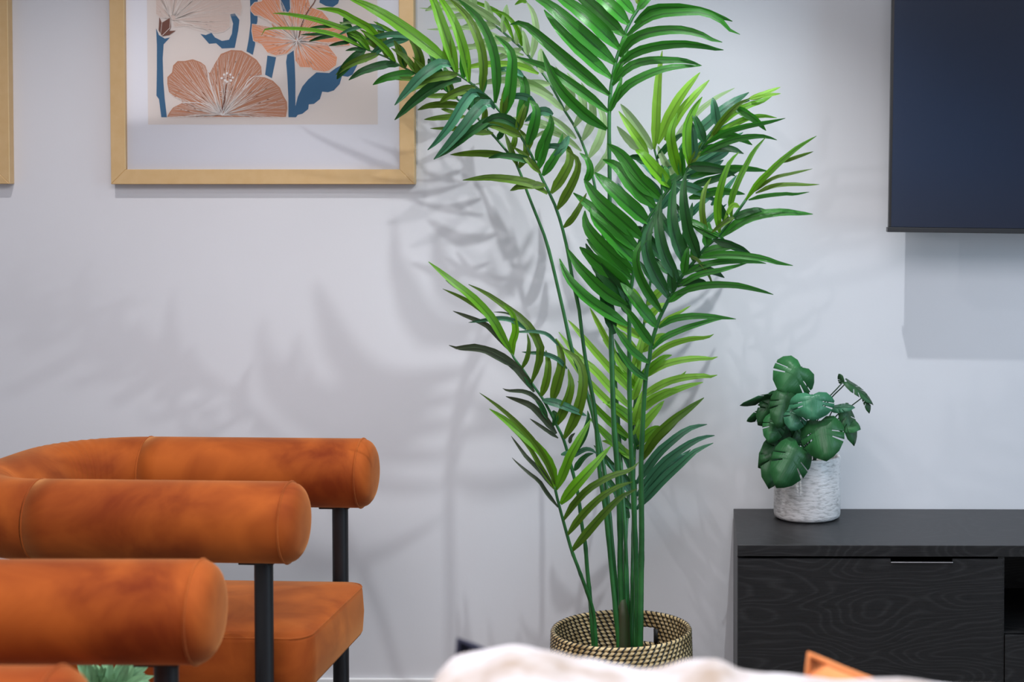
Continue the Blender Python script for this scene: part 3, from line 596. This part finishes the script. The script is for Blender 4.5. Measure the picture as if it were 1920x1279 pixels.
FR['leftlow'] = (3.80, 3.68, 9, 4, [(1113,1204),(1107,1130),(1101,1068),(1097,1018),(1091,985),(1087,950),(1083,923),(1073,882),(1058,828),(1045,800),(1030,770),(1017,747),(1000,723),(980,692),(966,675),(958,660)], [
 ('N',[(1075,1150),(960,950),(850,760),(650,540),(450,380),(280,240),(140,125)],80,'b'),('N',[(1000,1000),(850,770),(640,600),(480,510),(300,430)],44,'o'),('N',[(1060,1130),(900,940),(780,830),(600,750),(415,680)],50,'k'),('N',[(560,480),(430,400),(330,330)],26,'k'),
 ('N',[(1090,1180),(1085,1040),(1125,920),(1110,790),(1080,700),(980,600)],70,'b'),('M',[(1055,590),(1130,400),(1160,200),(1080,20),(950,-130),(750,-280),(550,-420),(350,-520)],76,'o'),
 ('M',[(950,430),(1010,300),(1030,150),(1010,30)],46,'o'),('M',[(1460,430),(1350,320),(1200,260),(1050,250),(950,240)],44,'t'),('M',[(1360,170),(1250,50),(1100,10),(930,15),(835,5)],34,'t'),
 ('N',[(1240,890),(1100,790),(950,760),(780,780),(590,810)],44,'t'),('N',[(1120,740),(1000,700),(870,690)],18,'k'),('M',[(1170,740),(1230,560),(1250,370),(1220,220)],72,'o'),('M',[(1290,800),(1350,600),(1400,400),(1390,240),(1330,90)],98,'o'),
 ('M',[(1345,1060),(1440,830),(1500,620),(1470,430)],92,'o'),('M',[(1425,1215),(1540,1000),(1620,750),(1640,520),(1580,330),(1400,190)],100,'o'),('M',[(1180,780),(1350,820),(1500,880),(1680,960)],76,'t'),
 ('M',[(1090,690),(900,430),(700,270),(500,195),(380,175),(230,195),(130,165)],72,'k'),('M',[(880,420),(700,320),(500,225),(230,215)],40,'k'),('M',[(1160,810),(1060,720),(950,680),(800,675),(735,650)],42,'k'),
 ('M',[(1340,1160),(1180,960),(1050,840),(930,790),(770,740)],68,'k'),('M',[(1360,1210),(1200,1100),(1040,990)],36,'k'),('M',[(1240,1000),(1150,820),(1040,680)],50,'d'),('M',[(1060,640),(1000,520),(940,480)],50,'d'),
 ('M',[(1300,900),(1330,980),(1300,1080)],60,'d'),('M',[(1490,1270),(1500,1200),(1550,1150)],36,'k'),('M',[(1500,1400),(1640,1200),(1700,1000),(1690,900)],70,'d'),
 ('P',[(1120,830),(1290,740),(1370,740),(1440,790)],52,'t'),('P',[(1030,795),(1150,770),(1280,745)],44,'t'),('P',[(1180,975),(1260,860),(1330,800),(1400,780)],58,'d')])
FR['leftsmall'] = (3.74, 3.60, 8, 5, [(1117,1204),(1111,1143),(1087,1073),(1072,1033),(1063,1002),(1055,973),(1047,943),(1042,922),(1040,912)], [
 ('P',[(975,1190),(930,950),(800,750),(600,570),(400,400),(225,280)],82,'b'),('P',[(960,1130),(880,900),(750,680),(560,460),(350,270),(115,100)],52,'o'),('P',[(965,1190),(800,930),(680,720),(560,580),(400,440)],46,'o'),
 ('P',[(950,1180),(800,980),(650,830),(560,710),(470,585)],42,'k'),('Q',[(640,550),(500,370),(430,260),(330,180),(200,70),(120,-10)],38,'k'),('P',[(975,1190),(1060,1000),(1130,820),(1250,600),(1370,395)],84,'b'),
 ('Q',[(665,510),(820,320),(1000,120),(1240,-150)],100,'b'),('Q',[(695,700),(820,510),(1000,330),(1250,190),(1450,130),(1545,40)],66,'o'),('Q',[(745,860),(900,650),(1100,450),(1300,320),(1480,260)],70,'o'),('Q',[(790,1045),(950,850),(1150,620),(1350,430),(1530,340)],80,'o')])

FILL = dict(leftback=[(.60, .93, 16, 85, 'doog')], leftfront=[(.55, .97, 14, 90, 'dog')], wallside=[(.62, .9, 14, 80, 'pp')], rightback=[(.5, .78, 10, 85, 'dtd')],
            rightlow=[(.55, .9, 10, 80, 'dgd')], rightfront=[(.6, .93, 10, 85, 'dtg')], lowback=[(.35, .9, 12, 90, 'lbl')])
WM = dict(tall=1.28, rightfront=1.30, rightlow=1.18, lowback=1.28)
pb_ = P(1165, 1181, 3.84); bx, by = pb_.x, 3.84
palm = thing('potted_palm', 'tall artificial kentia palm with long green fronds standing in the rattan basket', 'potted plant', (bx, by, .012))
OFF = -Vector((bx, by, .012))
for fk, (d0, d1, w0, w1, line, leaves) in FR.items():
    n = len(line)
    cum = [0]
    for i in range(1, n): cum.append(cum[-1] + math.dist(line[i], line[i - 1]))
    pts = []
    for i, (x, y) in enumerate(line):
        t = cum[i] / cum[-1]; dd = 3.84 + (d0 - 3.84) * min(1, t / .35) + (d1 - d0) * max(0, t - .35) / .65
        if i == 0: dd = 3.84 + (d0 - 3.84) * .4
        pts.append(P(x, y, dd))
    first = pts[0]
    m = 46; sm = catmull(pts, m)
    # run the stalk down into the soil
    sm = [Vector((first.x, first.y, .16))] + sm
    rad = []
    for i in range(m + 2):
        t = i / (m + 1); r = (w0 + (w1 - w0) * t) / 2 / F * 3.85
        if i % 6 == 3 and t < .7: r *= 1.13
        rad.append(r)
    bm = bmesh.new(); tube(bm, [p + OFF for p in sm], rad, 8)
    fo = obj('frond', bm, stem_m, palm)
    rng = random.Random(hash(fk) % 1000 if False else sum(map(ord, fk)))
    for (t0, t1, nn_, ln_, tones) in FILL.get(fk, []):
        for q_ in range(nn_):
            t = t0 + (t1 - t0) * (q_ + rng.random() * .6) / nn_
            i_ = min(int(t * n), n - 2); a_ = Vector(line[i_]); b_ = Vector(line[i_ + 1]); base = a_.lerp(b_, t * n - i_ if t * n - i_ <= 1 else 1)
            d_ = (b_ - a_).normalized(); th_ = math.radians(rng.uniform(30, 62)) * (1 if q_ % 2 else -1)
            dr = Vector((d_.x * math.cos(th_) - d_.y * math.sin(th_), d_.x * math.sin(th_) + d_.y * math.cos(th_))); L_ = ln_ * rng.uniform(.7, 1.15)
            P4 = [base, base + dr * L_ * .35, base + dr * L_ * .7 + Vector((0, L_ * .05)), base + dr * L_ * .95 + Vector((0, L_ * .17))]
            leaves = leaves + [('O', [(v.x * 6, v.y * 6) for v in P4], rng.uniform(68, 92), rng.choice(tones))]
    for (rg, L, wd, tone) in leaves:
        ox, oy = RG[rg]; px = [(ox + x / 6, oy + y / 6) for x, y in L]
        bi = min(range(len(sm)), key=lambda i: (sm[i] - P(px[0][0], px[0][1], sm[i].y)).length)
        db = sm[bi].y; dv = rng.uniform(-.05, .05); ln = math.dist(px[0], px[-1])
        amp = min(1, ln / 200)
        p3 = []
        for i, (x, y) in enumerate(px):
            t = i / (len(px) - 1)
            dep = db + amp * (dv * t - .035 * math.sin(t * PI)) - .004
            p3.append(P(x, y, min(dep, WALL - .05)) + OFF)
        p3f = [p - OFF for p in p3]
        bmr = ribbon(p3f, wd / 6 / F * 3.82 * WM.get(fk, 1.22), rng.uniform(-.55, .55), rng.uniform(.12, .32), 11, rng.uniform(2.4, 3.6))
        bmesh.ops.translate(bmr, vec=OFF, verts=bmr.verts[:])
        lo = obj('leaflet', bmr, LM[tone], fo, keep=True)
        if tone == 'k': lo['label'] = 'dull dark green leaflet'
bm = bmesh.new()
p0 = P(1168, 1130, 3.83); tube(bm, [Vector((p0.x + .002, 3.84, .16)) + OFF, Vector((p0.x + .001, 3.84, .22)) + OFF, Vector((p0.x, 3.84, .33)) + OFF, Vector((p0.x - .002, 3.84, .37)) + OFF], [.021, .019, .015, .008], 12)
obj('trunk_sleeve', bm, trunk_m, palm)
bm = bmesh.new(); lathe(bm, [(0, 0), (.115, 0), (.135, .155), (.131, .155), (.129, .145), (0, .145)], 40); obj('nursery_pot', bm, plastic, palm)
bm = bmesh.new(); lathe(bm, [(0, .160), (.07, .158), (.127, .150), (.127, .146), (0, .146)], 32); obj('soil', bm, soil_m, palm)

# ------------------------------------------------------------------ rattan basket
bk = thing('rattan_basket', 'round rattan basket with black diagonal stitching holding the tall palm', 'basket', (bx, by, 0))
pitch = .0102; tr_ = .0056; rows = 29
def rad_at(z): return .170 + .004 * math.sin(z / .3 * PI) - .012 * max(0, 1 - z / .08) ** 2
ha = PI / 2 - .25   # azimuth of the back handle hole, seen through the rim
def in_hole(a, j):
    if not (rows - 8 <= j <= rows - 5): return False
    for c in (ha, ha + PI):
        d = (a - c + PI) % (2 * PI) - PI
        if abs(d) < .26: return True
    return False
stb = bmesh.new()
for j in range(rows):
    z = .007 + j * pitch; R = rad_at(z); bm = bmesh.new()
    hole = rows - 8 <= j <= rows - 5
    arcs = [(0, 2 * PI)] if not hole else [(ha + .26, ha + PI - .26), (ha + PI + .26, ha + 2 * PI - .26)]
    for a0, a1 in arcs:
        n = max(8, int((a1 - a0) / (2 * PI) * 56)); full = not hole
        pts = [Vector((R * math.cos(a0 + (a1 - a0) * k / n), R * math.sin(a0 + (a1 - a0) * k / n), z)) for k in range(n + (0 if full else 1))]
        if full:
            rings = []
            for p in pts:
                o = Vector((p.x, p.y, 0)).normalized(); rings.append([bm.verts.new(p + o * tr_ * math.cos(b) + Vector((0, 0, tr_ * math.sin(b)))) for b in [2 * PI * q / 6 for q in range(6)]])
            for i in range(len(rings)):
                A_, B_ = rings[i], rings[(i + 1) % len(rings)]
                for q in range(6): bm.faces.new((A_[q], A_[(q + 1) % 6], B_[(q + 1) % 6], B_[q]))
        else: tube(bm, pts, tr_, 6)
    obj('coil', bm, rattan, bk)
    # black thread wrapped over each coil, slanting so that rows line up into diagonals
    N = 70
    for k in range(N):
        a = 2 * PI * k / N + j * .030
        if in_hole(a, j): continue
        slant = .075; loop = []
        for q in range(9):
            b = 2 * PI * q / 8; aa = a + slant * math.sin(b) * .5
            rr = R + (tr_ + .0012) * math.cos(b); loop.append(Vector((rr * math.cos(aa), rr * math.sin(aa), z + (tr_ + .0012) * math.sin(b))))
        tang = Vector((-math.sin(a), math.cos(a), 0)) * .0023
        L1 = [stb.verts.new(p + tang) for p in loop[:-1]]; L2 = [stb.verts.new(p - tang) for p in loop[:-1]]
        for q in range(8): stb.faces.new((L1[q], L1[(q + 1) % 8], L2[(q + 1) % 8], L2[q]))
obj('stitching', stb, stitch_m, bk, False)['kind'] = 'stuff'
for c in (ha, ha + PI):
    for s in (-1, 1):
        a = c + s * .265; bm = bmesh.new(); z0 = .007 + (rows - 8.3) * pitch; z1 = .007 + (rows - 4.7) * pitch
        ps = [Vector((rad_at(.25) * math.cos(a), rad_at(.25) * math.sin(a), z)) for z in (z0, (z0 + z1) / 2, z1)]
        tube(bm, ps, .0085, 8); obj('handle_binding', bm, stitch_m, bk)
bm = bmesh.new(); lathe(bm, [(0, .002), (.158, .002), (.160, .010), (0, .010)], 40); obj('base', bm, rattan, bk)

# ------------------------------------------------------------------ monstera in a ceramic pot
n_, l_, b_ = nt(pot_m)
tc = n_.new('ShaderNodeTexCoord'); mp = n_.new('ShaderNodeMapping'); mp.inputs['Scale'].default_value = (55, 55, 170)
no = n_.new('ShaderNodeTexNoise'); no.inputs['Scale'].default_value = 1.0; no.inputs['Detail'].default_value = 3
n2 = n_.new('ShaderNodeTexNoise'); n2.inputs['Scale'].default_value = 11
rr_ = n_.new('ShaderNodeValToRGB'); rr_.color_ramp.elements[0].position = .34; rr_.color_ramp.elements[0].color = (.46, .44, .43, 1); rr_.color_ramp.elements[1].position = .52; rr_.color_ramp.elements[1].color = (.70, .67, .66, 1)
bp = n_.new('ShaderNodeBump'); bp.inputs['Strength'].default_value = .9; bp.inputs['Distance'].default_value = .002
l_.new(tc.outputs['Object'], mp.inputs[0]); l_.new(mp.outputs[0], no.inputs[0]); l_.new(no.outputs[0], rr_.inputs[0]); l_.new(rr_.outputs[0], b_.inputs['Base Color']); l_.new(no.outputs[0], bp.inputs['Height']); l_.new(bp.outputs[0], b_.inputs['Normal'])
pc = P(1513, 974, 4.165); py_ = 4.165; pr = .0900
mon = thing('potted_monstera', 'small monstera with split leaves in a textured white ceramic pot on the black cabinet', 'potted plant', (pc.x, py_, cz))
ph = .168
bm = bmesh.new(); lathe(bm, [(0, .001), (pr - .010, .001), (pr - .002, .006), (pr, .014), (pr, ph - .004), (pr - .002, ph), (pr - .006, ph), (pr - .008, ph - .004), (pr - .008, .012), (0, .012)], 64); obj('pot', bm, pot_m, mon)
bm = bmesh.new(); lathe(bm, [(0, ph - .018), (.05, ph - .020), (pr - .0085, ph - .026), (pr - .0085, ph - .04), (0, ph - .04)], 32); obj('soil', bm, soil_m, mon)
MO = -Vector((pc.x, py_, cz))
def mz(X, Y, dep): return P(1360 + X / 3.456, 640 + Y / 3.456, dep)
# split-leaf outline for one half: (across 0..1, along 0..1), with cuts towards the midrib
HALF = [(0, .02), (.30, -.10), (.64, -.08), (.88, .08), (.98, .26), (.95, .345), (.46, .27), (.44, .295), (.97, .38), (.92, .56), (.44, .43), (.42, .455), (.87, .61), (.62, .82), (.32, .95), (0, 1.04)]
def mleaf(b, tip, wid, tilt, tone, d0, d1, bend=.25):
    """heart-shaped split leaf from its stalk joint b to its tip; tilt turns the blade about its midrib"""
    B0 = mz(*b, d0); T0 = mz(*tip, d1); ax = T0 - B0; Ln = ax.length; u = ax.normalized()
    v = ((B0 + T0) / 2 - Vector((0, 0, CZ))).normalized(); s = u.cross(v).normalized(); nn = s.cross(u).normalized()
    s2 = s * math.cos(tilt) + nn * math.sin(tilt); n2 = u.cross(s2).normalized()
    if n2.z < 0: n2 = -n2
    hw = wid * 1.10 / 3.456 / F * 4.1 / 2 / max(.35, math.cos(tilt))
    bm = bmesh.new(); uvl = bm.loops.layers.uv.new('UVMap')
    out = [(x, y) for x, y in HALF] + [(-x, y) for x, y in HALF[-2:0:-1]]
    mid = [(0, .02 + .98 * k / 6) for k in range(7)]
    def pos(x, y):
        return B0 + u * (Ln * y) + s2 * (hw * x) - n2 * (Ln * bend * (y - .35) ** 2 * (1 if y > .35 else .3)) - n2 * (hw * .22 * abs(x) ** 1.6) + n2 * hw * .05 * math.sin(9 * y + 4 * x)
    for sg in (1, -1):
        vs = [bm.verts.new(pos(x * sg, y)) for x, y in HALF]
        ms_ = [bm.verts.new(pos(0, y)) for x, y in mid[1:-1]][::-1]
        loop = vs + ms_
        es = [bm.edges.new((loop[i], loop[(i + 1) % len(loop)])) for i in range(len(loop))]
        bmesh.ops.triangle_fill(bm, edges=es, use_beauty=True)
    bmesh.ops.remove_doubles(bm, verts=bm.verts[:], dist=.0002)
    for f in bm.faces:
        for lp in f.loops:
            r = lp.vert.co - B0; lp[uvl].uv = (.5 + .5 * r.dot(s2) / hw, r.dot(u) / Ln)
    bmesh.ops.recalc_face_normals(bm, faces=bm.faces[:])
    r = bmesh.ops.solidify(bm, geom=bm.faces[:], thickness=.0007)
    bmesh.ops.translate(bm, vec=MO, verts=bm.verts[:])
    obj('leaf', bm, LM2[tone], mon, keep=True)
    # stalk from the soil to the joint
    root = Vector((pc.x + random.uniform(-.02, .02), py_ + random.uniform(-.02, .02), cz + ph - .03))
    top = Vector((root.x * .5 + B0.x * .5 + random.uniform(-.008, .008), (root.y + B0.y) / 2 + .012, max(root.z + .02, root.z * .35 + B0.z * .65)))
    bm = bmesh.new(); tube(bm, [p + MO for p in catmull([root, top, B0], 10)], [.0024 - .0008 * k / 10 for k in range(11)], 6); obj('stalk', bm, pet_m, mon)
LM2 = {'g': leaf_mat('monstera_green', (.028, .130, .040), .75, .38, .12), 't': leaf_mat('monstera_blue_green', (.045, .185, .095), .8, .33, .12), 'd': leaf_mat('monstera_dark', (.020, .085, .026), .7, .4, .1)}
for a in [((495,165),(365,335),270,.15,'g',4.08,4.05),((562,345),(572,505),265,.1,'t',4.03,4.01),((612,515),(650,760),265,-.1,'g',4.04,3.99),((480,680),(345,935),235,.15,'g',4.03,3.98),
          ((345,655),(302,945),170,.6,'d',4.10,4.06),((790,262),(965,392),52,1.0,'d',4.09,4.08),((762,205+60),(740,212),40,.8,'d',4.09,4.1),((905,350),(938,462),42,.6,'d',4.09,4.08),((775,425),(850,665),90,.75,'g',4.08,4.06),
          ((740,520),(872,560),95,.7,'g',4.08,4.06),((700,432),(832,420),52,.9,'t',4.07,4.05),((365,350),(92,388),60,.95,'d',4.10,4.06),((262,452),(134,508),62,.7,'g',4.12,4.1),((405,335),(348,552),170,.3,'d',4.06,4.02),
          ((475,435),(430,570),150,.2,'t',4.05,4.02),((335,395),(226,540),150,.5,'d',4.10,4.07),((335,495),(292,652),140,.3,'g',4.08,4.05),((420,560),(345,650),120,.3,'d',4.12,4.1),((320,355),(215,430),90,.6,'g',4.13,4.1),
          ((430,640),(235,815),190,.4,'d',4.11,4.06),((520,600),(430,640),110,.4,'d',4.12,4.1),((440,300),(345,330),80,.7,'g',4.12,4.12),((440,520),(445,630),70,.4,'g',4.12,4.12)]:
    mleaf(*a)

# ------------------------------------------------------------------ side table and small plant between the armchairs
tx = P(200, 1268, 2.87).x
sm_p = thing('potted_succulent', 'small pale green leafy plant showing below the nearest armchair roll', 'potted plant', (tx, 2.87, .372))
table_m = mat('white_table', (.7, .69, .67), .4)
tb = thing('side_table', 'small round side table between the two orange armchairs', 'table', (tx, 2.87, 0))
bm = bmesh.new(); lathe(bm, [(0, .352), (.165, .352), (.17, .356), (.17, .368), (.165, .372), (0, .372)], 48); hard(obj('tabletop', bm, table_m, tb), 40)
bm = bmesh.new(); lathe(bm, [(0, .012), (.018, .012), (.018, .352), (0, .352)], 20); hard(obj('column', bm, black, tb), 40)
bm = bmesh.new(); lathe(bm, [(0, 0), (.13, 0), (.13, .008), (.02, .013), (0, .013)], 40); hard(obj('base', bm, black, tb), 40)
bm = bmesh.new(); lathe(bm, [(0, 0), (.045, 0), (.055, .07), (.052, .07), (.045, .01), (0, .01)], 32); obj('pot', bm, table_m, sm_p)
bm = bmesh.new(); lathe(bm, [(0, .062), (.051, .060), (.045, .02), (0, .02)], 24); obj('soil', bm, soil_m, sm_p)
succ = leaf_mat('succulent_green', (.22, .42, .22), .8, .5, .1)
rng = random.Random(3)
for k in range(64):
    th = rng.uniform(0, 2 * PI); el = rng.uniform(.15, 1.45); h0 = Vector((.03 * math.cos(th) * rng.random(), .03 * math.sin(th) * rng.random(), .062))
    ln = rng.uniform(.055, .085); d = Vector((math.cos(th) * math.cos(el), math.sin(th) * math.cos(el), math.sin(el)))
    p = [h0, h0 + d * ln * .5 + Vector((0, 0, .008)), h0 + d * ln]
    W3 = Vector((tx, 2.87, .372)); bmr = ribbon([q + W3 for q in p], .019, rng.uniform(-.7, .7), .25, 6, 3.5)
    bmesh.ops.translate(bmr, vec=-W3, verts=bmr.verts[:]); obj('leaf', bmr, succ, sm_p, keep=True)

# ------------------------------------------------------------------ sofa seen from behind, just under the frame, with cushions and throw
so = thing('sofa', 'grey sofa seen from behind below the cream throw in the foreground', 'sofa', (.12, 1.56, 0))
def cush(x0, x1, y0, y1, z0, z1, b=.04): return B(x0, x1, y0, y1, z0, z1, bev=b, seg=4)
obj('backrest', cush(-.62, .62, -.10, .06, .12, .84, .045), sofa_m, so)
obj('seat_base', cush(-.60, .60, .06, .62, .12, .25, .03), sofa_m, so)
for s in (-1, 1):
    obj('armrest', cush(s * .62 - .0 if s > 0 else -.76, .76 if s > 0 else -.62, -.08, .62, .12, .58, .04), sofa_m, so)
    obj('seat_cushion', cush(-.595 if s < 0 else .003, -.003 if s < 0 else .595, .065, .63, .25, .36, .035), sofa_m, so)
    for y in (-.04, .56): obj('foot', B(s * .68 - .02, s * .68 + .02, y - .02, y + .02, 0, .12), black, so, False)
def pillow(name, label, m, size, loc, rot, thick=.13, tall=1.0):
    t = thing(name, label, 'cushion', loc); t.rotation_euler = rot
    bm = bmesh.new(); N = 18; G = {}
    for sgn in (1, -1):
        for i in range(N + 1):
            for j in range(N + 1):
                u = -1 + 2 * i / N; v = -1 + 2 * j / N
                if sgn < 0 and (i in (0, N) or j in (0, N)): G[(sgn, i, j)] = G[(1, i, j)]; continue
                pinch = 1 - .07 * (1 - abs(u) ** 3) * abs(v) ** 4; pv = 1 - .07 * (1 - abs(v) ** 3) * abs(u) ** 4
                h = thick / 2 * ((1 - u ** 4) * (1 - v ** 4)) ** .33
                G[(sgn, i, j)] = bm.verts.new((u * size / 2 * pv, sgn * h, v * size / 2 * pinch * tall))
        for i in range(N):
            for j in range(N): bm.faces.new((G[(sgn, i, j)], G[(sgn, i + 1, j)], G[(sgn, i + 1, j + 1)], G[(sgn, i, j + 1)]))
    c = obj('cover', bm, m, t)
    bm = bmesh.new(); pp = [G_ for G_ in []]
    e = size / 2
    loop = []
    for k in range(N): loop.append((-1 + 2 * k / N, -1))
    for k in range(N): loop.append((1, -1 + 2 * k / N))
    for k in range(N): loop.append((1 - 2 * k / N, 1))
    for k in range(N + 1): loop.append((-1, 1 - 2 * k / N))
    L = [Vector((u * e * (1 - .07 * (1 - abs(v) ** 3) * abs(u) ** 4), 0, v * e * tall * (1 - .07 * (1 - abs(u) ** 3) * abs(v) ** 4))) for u, v in loop]
    tube(bm, L, .004, 8, False); obj('piping', bm, m, t)
    return t
# orange cushion: its upper left corner shows above the throw
q = P(1522, 1226, 1.76); sz = .40; an = .26
c = Vector((q.x, 1.76, q.z)) - Vector((-sz / 2 * math.cos(an) + sz / 2 * math.sin(an), 0, sz / 2 * math.sin(an) + sz / 2 * math.cos(an)))
pillow('orange_cushion', 'blurred orange cushion whose corner shows at the lower right', orange_c, sz, (c.x, 1.775, c.z - .010), (-.10, an, 0), .14)
q = P(858, 1203, 1.76); an = .16
c = Vector((q.x, 1.76, q.z)) - Vector((-.15 * math.cos(an) + .235 * math.sin(an), 0, .15 * math.sin(an) + .235 * math.cos(an)))
pillow('navy_cushion', 'blurred navy cushion peeking over the cream throw at its left end', navy, .30, (c.x, 1.745, c.z), (-.12, an, 0), .11, 1.567)
# cream throw bunched along the sofa back, hanging over both faces
prof = [(812,1279),(820,1232),(845,1212),(900,1214),(960,1206),(1020,1212),(1080,1226),(1150,1236),(1230,1243),(1290,1236),(1340,1240),(1390,1258),(1450,1262),(1540,1271),(1620,1281),(1700,1293),(1800,1300),(1900,1330)]
Yt = 1.54
pp = [P(x, y, Yt) for x, y in prof]
bm = bmesh.new(); NX = 90; NC = 26; grid = []
import bisect
xs = [p.x for p in pp]
for i in range(NX + 1):
    x = xs[0] + (xs[-1] - xs[0]) * i / NX; k = max(0, min(len(xs) - 2, bisect.bisect(xs, x) - 1)); t = (x - xs[k]) / (xs[k + 1] - xs[k])
    t = t * t * (3 - 2 * t) if k > 0 else t ** .5
    zt = pp[k].z + (pp[k + 1].z - pp[k].z) * t - .024
    zt = max(zt, .850)
    row = []
    for j in range(NC + 1):
        s = -1 + 2 * j / NC      # -1 camera side hem, 0 crest, +1 far side hem
        wv = math.sin(x * 30 + s * 4.1) * .010 + math.sin(x * 57 + s * 7) * .006
        if abs(s) < .42:
            a = s / .42 * PI / 2; y = .098 * math.sin(a); z = .846 + (zt - .846) * max(0, math.cos(a)) ** .8 + .4 * wv * math.cos(a) + .004
            y += wv * .3 * (1 if s > 0 else -1) * abs(math.sin(a))
            z -= .0
        else:
            d = (abs(s) - .42) / .58; y = (.098 + .012 * d + abs(wv) * .9) * (1 if s > 0 else -1); z = .848 - d * (.30 + .03 * math.sin(x * 9)) if s < 0 else .848 - d * .26
        row.append(bm.verts.new((x - pp[0].x, y, z)))
    grid.append(row)
for i in range(NX):
    for j in range(NC): bm.faces.new((grid[i][j], grid[i + 1][j], grid[i + 1][j + 1], grid[i][j + 1]))
th = obj('throw_blanket', bm, cream); th.location = (pp[0].x, Yt, 0)
tag(th, 'blurred cream throw bunched over the sofa back in the foreground', 'blanket')
md = th.modifiers.new('thickness', 'SOLIDIFY'); md.thickness = .006; md.offset = 1
